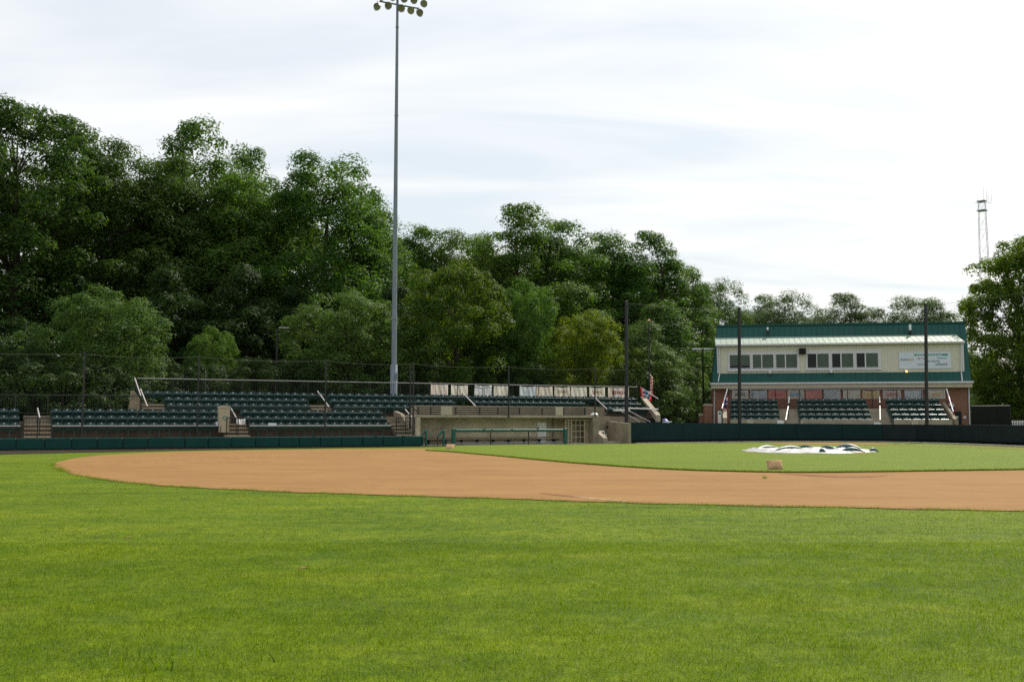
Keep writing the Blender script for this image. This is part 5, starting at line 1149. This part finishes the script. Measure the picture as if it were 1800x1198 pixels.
part(o, 'shaft', MB().tube((bx.x + .2, 92, 0), (bx.x + .2, 92, bx.z - .25), .07), 'black'); part(o, 'lamp_head', MB().bev(bx.x - .28, bx.x + .32, 91.6, 92.2, bx.z - .28, bx.z + .18, .05), 'tan'); part(o, 'cap', MB().bev(bx.x - .3, bx.x + .34, 91.58, 92.22, bx.z + .182, bx.z + .3, .03), 'trim')
def pillar(label, x0, x1, ytop, Y):
    a, b = P(x0, ytop, Y), P(x1, ytop, Y); o = thing('brick_pillar', label, 'pillar', ((a.x + b.x) / 2, Y, 0), W, 'brick gate pillars')
    part(o, 'shaft', MB().box(a.x, b.x, Y, Y + b.x - a.x, 0, a.z - .1), 'brick'); m = (a.x + b.x) / 2; hw = (b.x - a.x) / 2 + .05
    part(o, 'cap', MB().prism([(m - hw, a.z - .097), (m + hw, a.z - .097), (m + hw * .9, a.z + .02), (m + hw * .4, a.z + .09), (m - hw * .4, a.z + .09), (m - hw * .9, a.z + .02)], 1, Y - .05, Y + b.x - a.x + .05), 'conc2')
pillar('tall brick pillar with a rounded cap beside the press box', 1238, 1252, 711, 84); pillar('lower brick pillar left of the taller one', 1229.5, 1237.3, 728, 84.5)
solo('meter_box', 'small white box fixed low on the twin-headed lamp post', 'box', MB().bev(P(1233, 0, 91.6).x, P(1237, 0, 91.6).x, 91.55, 91.85, P(1235, 726, 91.7).z, P(1235, 718, 91.7).z, .02), 'white', (P(1235, 720, 91.7).x, 91.7, 1.5))
a, b = P(1157, 742, 79), P(1180, 742, 79)
bp = MB(); bp.grid(lambda u, v: (a.x + (b.x - a.x) * u, 78.6 + 1.2 * v, .6 + (P(1168, 736.5, 79).z - .6) * (math.sin(math.pi * min(1, max(0, u * .9 + .05))) ** .5) * (math.sin(math.pi * (v * .8 + .1)) ** .3) + .12 * u), 14, 8); bp.box(a.x + .1, b.x - .1, 78.8, 79.7, 0, .75)
solo('covered_pile', 'bright blue tarpaulin cover heaped just behind the backstop wall', 'tarpaulin', bp, 'blue', (a.x, 79, 0))
solo('stacked_board', 'long white board propped beside the blue cover', 'board', MB().hexa([tuple(P(x, y, Y)) for (x, y, Y) in ((1147, 743.5, 77.6), (1181, 741.5, 77.6), (1181, 741.5, 78), (1147, 743.5, 78), (1147, 741.8, 77.6), (1181, 739.6, 77.6), (1181, 739.6, 78), (1147, 741.8, 78))]), 'white', tuple(P(1160, 742, 77.8)))
solo('stacked_board', 'short cream board lying left of the blue cover', 'board', MB().hexa([tuple(P(x, y, Y)) for (x, y, Y) in ((1147, 738.5, 78.5), (1168, 739, 78.5), (1168, 739, 78.9), (1147, 738.5, 78.9), (1147, 736.8, 78.5), (1168, 737.3, 78.5), (1168, 737.3, 78.9), (1147, 736.8, 78.9))]), 'cream', tuple(P(1155, 738, 78.7)))
a, b = P(1709, 742, 80), P(1778, 742, 78)
scn = thing('screen_fence', 'black windscreen fence right of the press box', 'fence', (a.x, 80, 0)); zA = P(1740, 713.5, 79).z
mid = P(1752, 742, 78.9)
for p, q in ((a, mid), (mid, b)): part(scn, 'screen_panel', MB().hexa([(p.x, p.y, 0), (q.x - .03, q.y, 0), (q.x - .03, q.y + .05, 0), (p.x, p.y + .05, 0), (p.x, p.y, zA), (q.x - .03, q.y, zA), (q.x - .03, q.y + .05, zA), (p.x, p.y + .05, zA)]), 'screen')
for p in (a, mid, b): part(scn, 'post', MB().tube((p.x, p.y + .1, 0), (p.x, p.y + .1, zA + .05), .04), 'black')
part(scn, 'top_rail', MB().tube((a.x, a.y + .1, zA + .03), (b.x, b.y + .1, zA + .03), .03), 'rail')
a = P(1776, 738, 84); pf = thing('picket_fence', 'low white picket fence at the right edge behind the wall', 'fence', (a.x, 84, 0)); zA = P(1785, 738.5, 84).z
for zz in (zA - .12, .3): part(pf, 'rail', MB().box(a.x, a.x + 4, 84, 84.05, zz, zz + .06), 'white')
pk = MB(); [pk.box(a.x + .14 * k, a.x + .14 * k + .05, 83.955, 83.995, .05, zA) for k in range(28)]; part(pf, 'pickets', pk, 'white')
a = P(1768, 733.5, 96); solo('road_barrier', 'pale concrete barrier beyond the screen fence at the right edge', 'barrier', MB().prism([(96, 0), (96.6, 0), (96.45, P(1785, 733, 96).z), (96.15, P(1785, 733, 96).z)], 0, a.x, a.x + 9), 'kerb', (a.x, 96, 0))
hm = P(1722, 660, 190); ho = thing('distant_house', 'distant pale house glimpsed between the press box and the maple', 'house', (hm.x + 6, 190, 0))
z0, z1 = P(1722, 664, 190).z, P(1722, 628, 190).z
part(ho, 'wall', MB().box(hm.x - 4, hm.x + 14, 190, 200, 0, z0), 'cream'); part(ho, 'roof', MB().prism([(189.4, z0 + .003), (200.6, z0 + .003), (195, z1)], 0, hm.x - 4.6, hm.x + 14.6), 'kerb')
# radio tower
Yt = 260.0; tx = P(1731.5, 500, Yt).x; zt1 = P(1731, 354, Yt).z; zt0 = 0
tw = thing('radio_tower', 'slender lattice radio tower above the maple with antennas on top', 'tower', (tx, Yt, 0))
hw = lambda z: (3.2 - (3.2 - 1.2) * z / zt1) * .5 + .35; an = R(28)
def cr_(z, k): a = an + k * math.pi / 2; r = hw(z) * 1.2; return Vector((tx + r * math.cos(a), Yt + r * math.sin(a), z))
for k in range(4): part(tw, 'leg', MB().tube(cr_(0, k), cr_(zt1, k), .075, .05, 6), 'towerp')
br = MB(); nb_ = 16
for i in range(nb_):
    za, zb_ = zt1 * i / nb_, zt1 * (i + 1) / nb_
    for k in range(4):
        br.tube(cr_(za, k), cr_(zb_, (k + 1) % 4), .02, n=4, cap=False).tube(cr_(za, (k + 1) % 4), cr_(zb_, k), .02, n=4, cap=False); 
        if i % 2: br.tube(cr_(zb_, k), cr_(zb_, (k + 1) % 4), .025, n=4, cap=False)
part(tw, 'bracing', br, 'towerp')
for py in (354.5, 370.8): z = P(1731, py, Yt).z; part(tw, 'platform', MB().lathe([(.01, z), (hw(z) * 1.5, z), (hw(z) * 1.5, z + .22), (.01, z + .22)], 4, tx, Yt), 'steel')
for (x, y) in ((1728.5, 329), (1733.5, 331), (1736.5, 338), (1742.5, 342), (1715, 347)):
    p = P(x, y, Yt); xx = p.x if x != 1715 else p.x + .6; part(tw, 'antenna', MB().tube((xx, Yt, zt1 - (0 if x != 1715 else .5)), (xx, Yt, p.z), .05, .03, 5), 'towerp')
part(tw, 'antenna_arm', MB().tube((P(1714, 354, Yt).x, Yt, zt1 - .4), (P(1743, 354, Yt).x, Yt, zt1 - .4), .05, n=5), 'towerp')
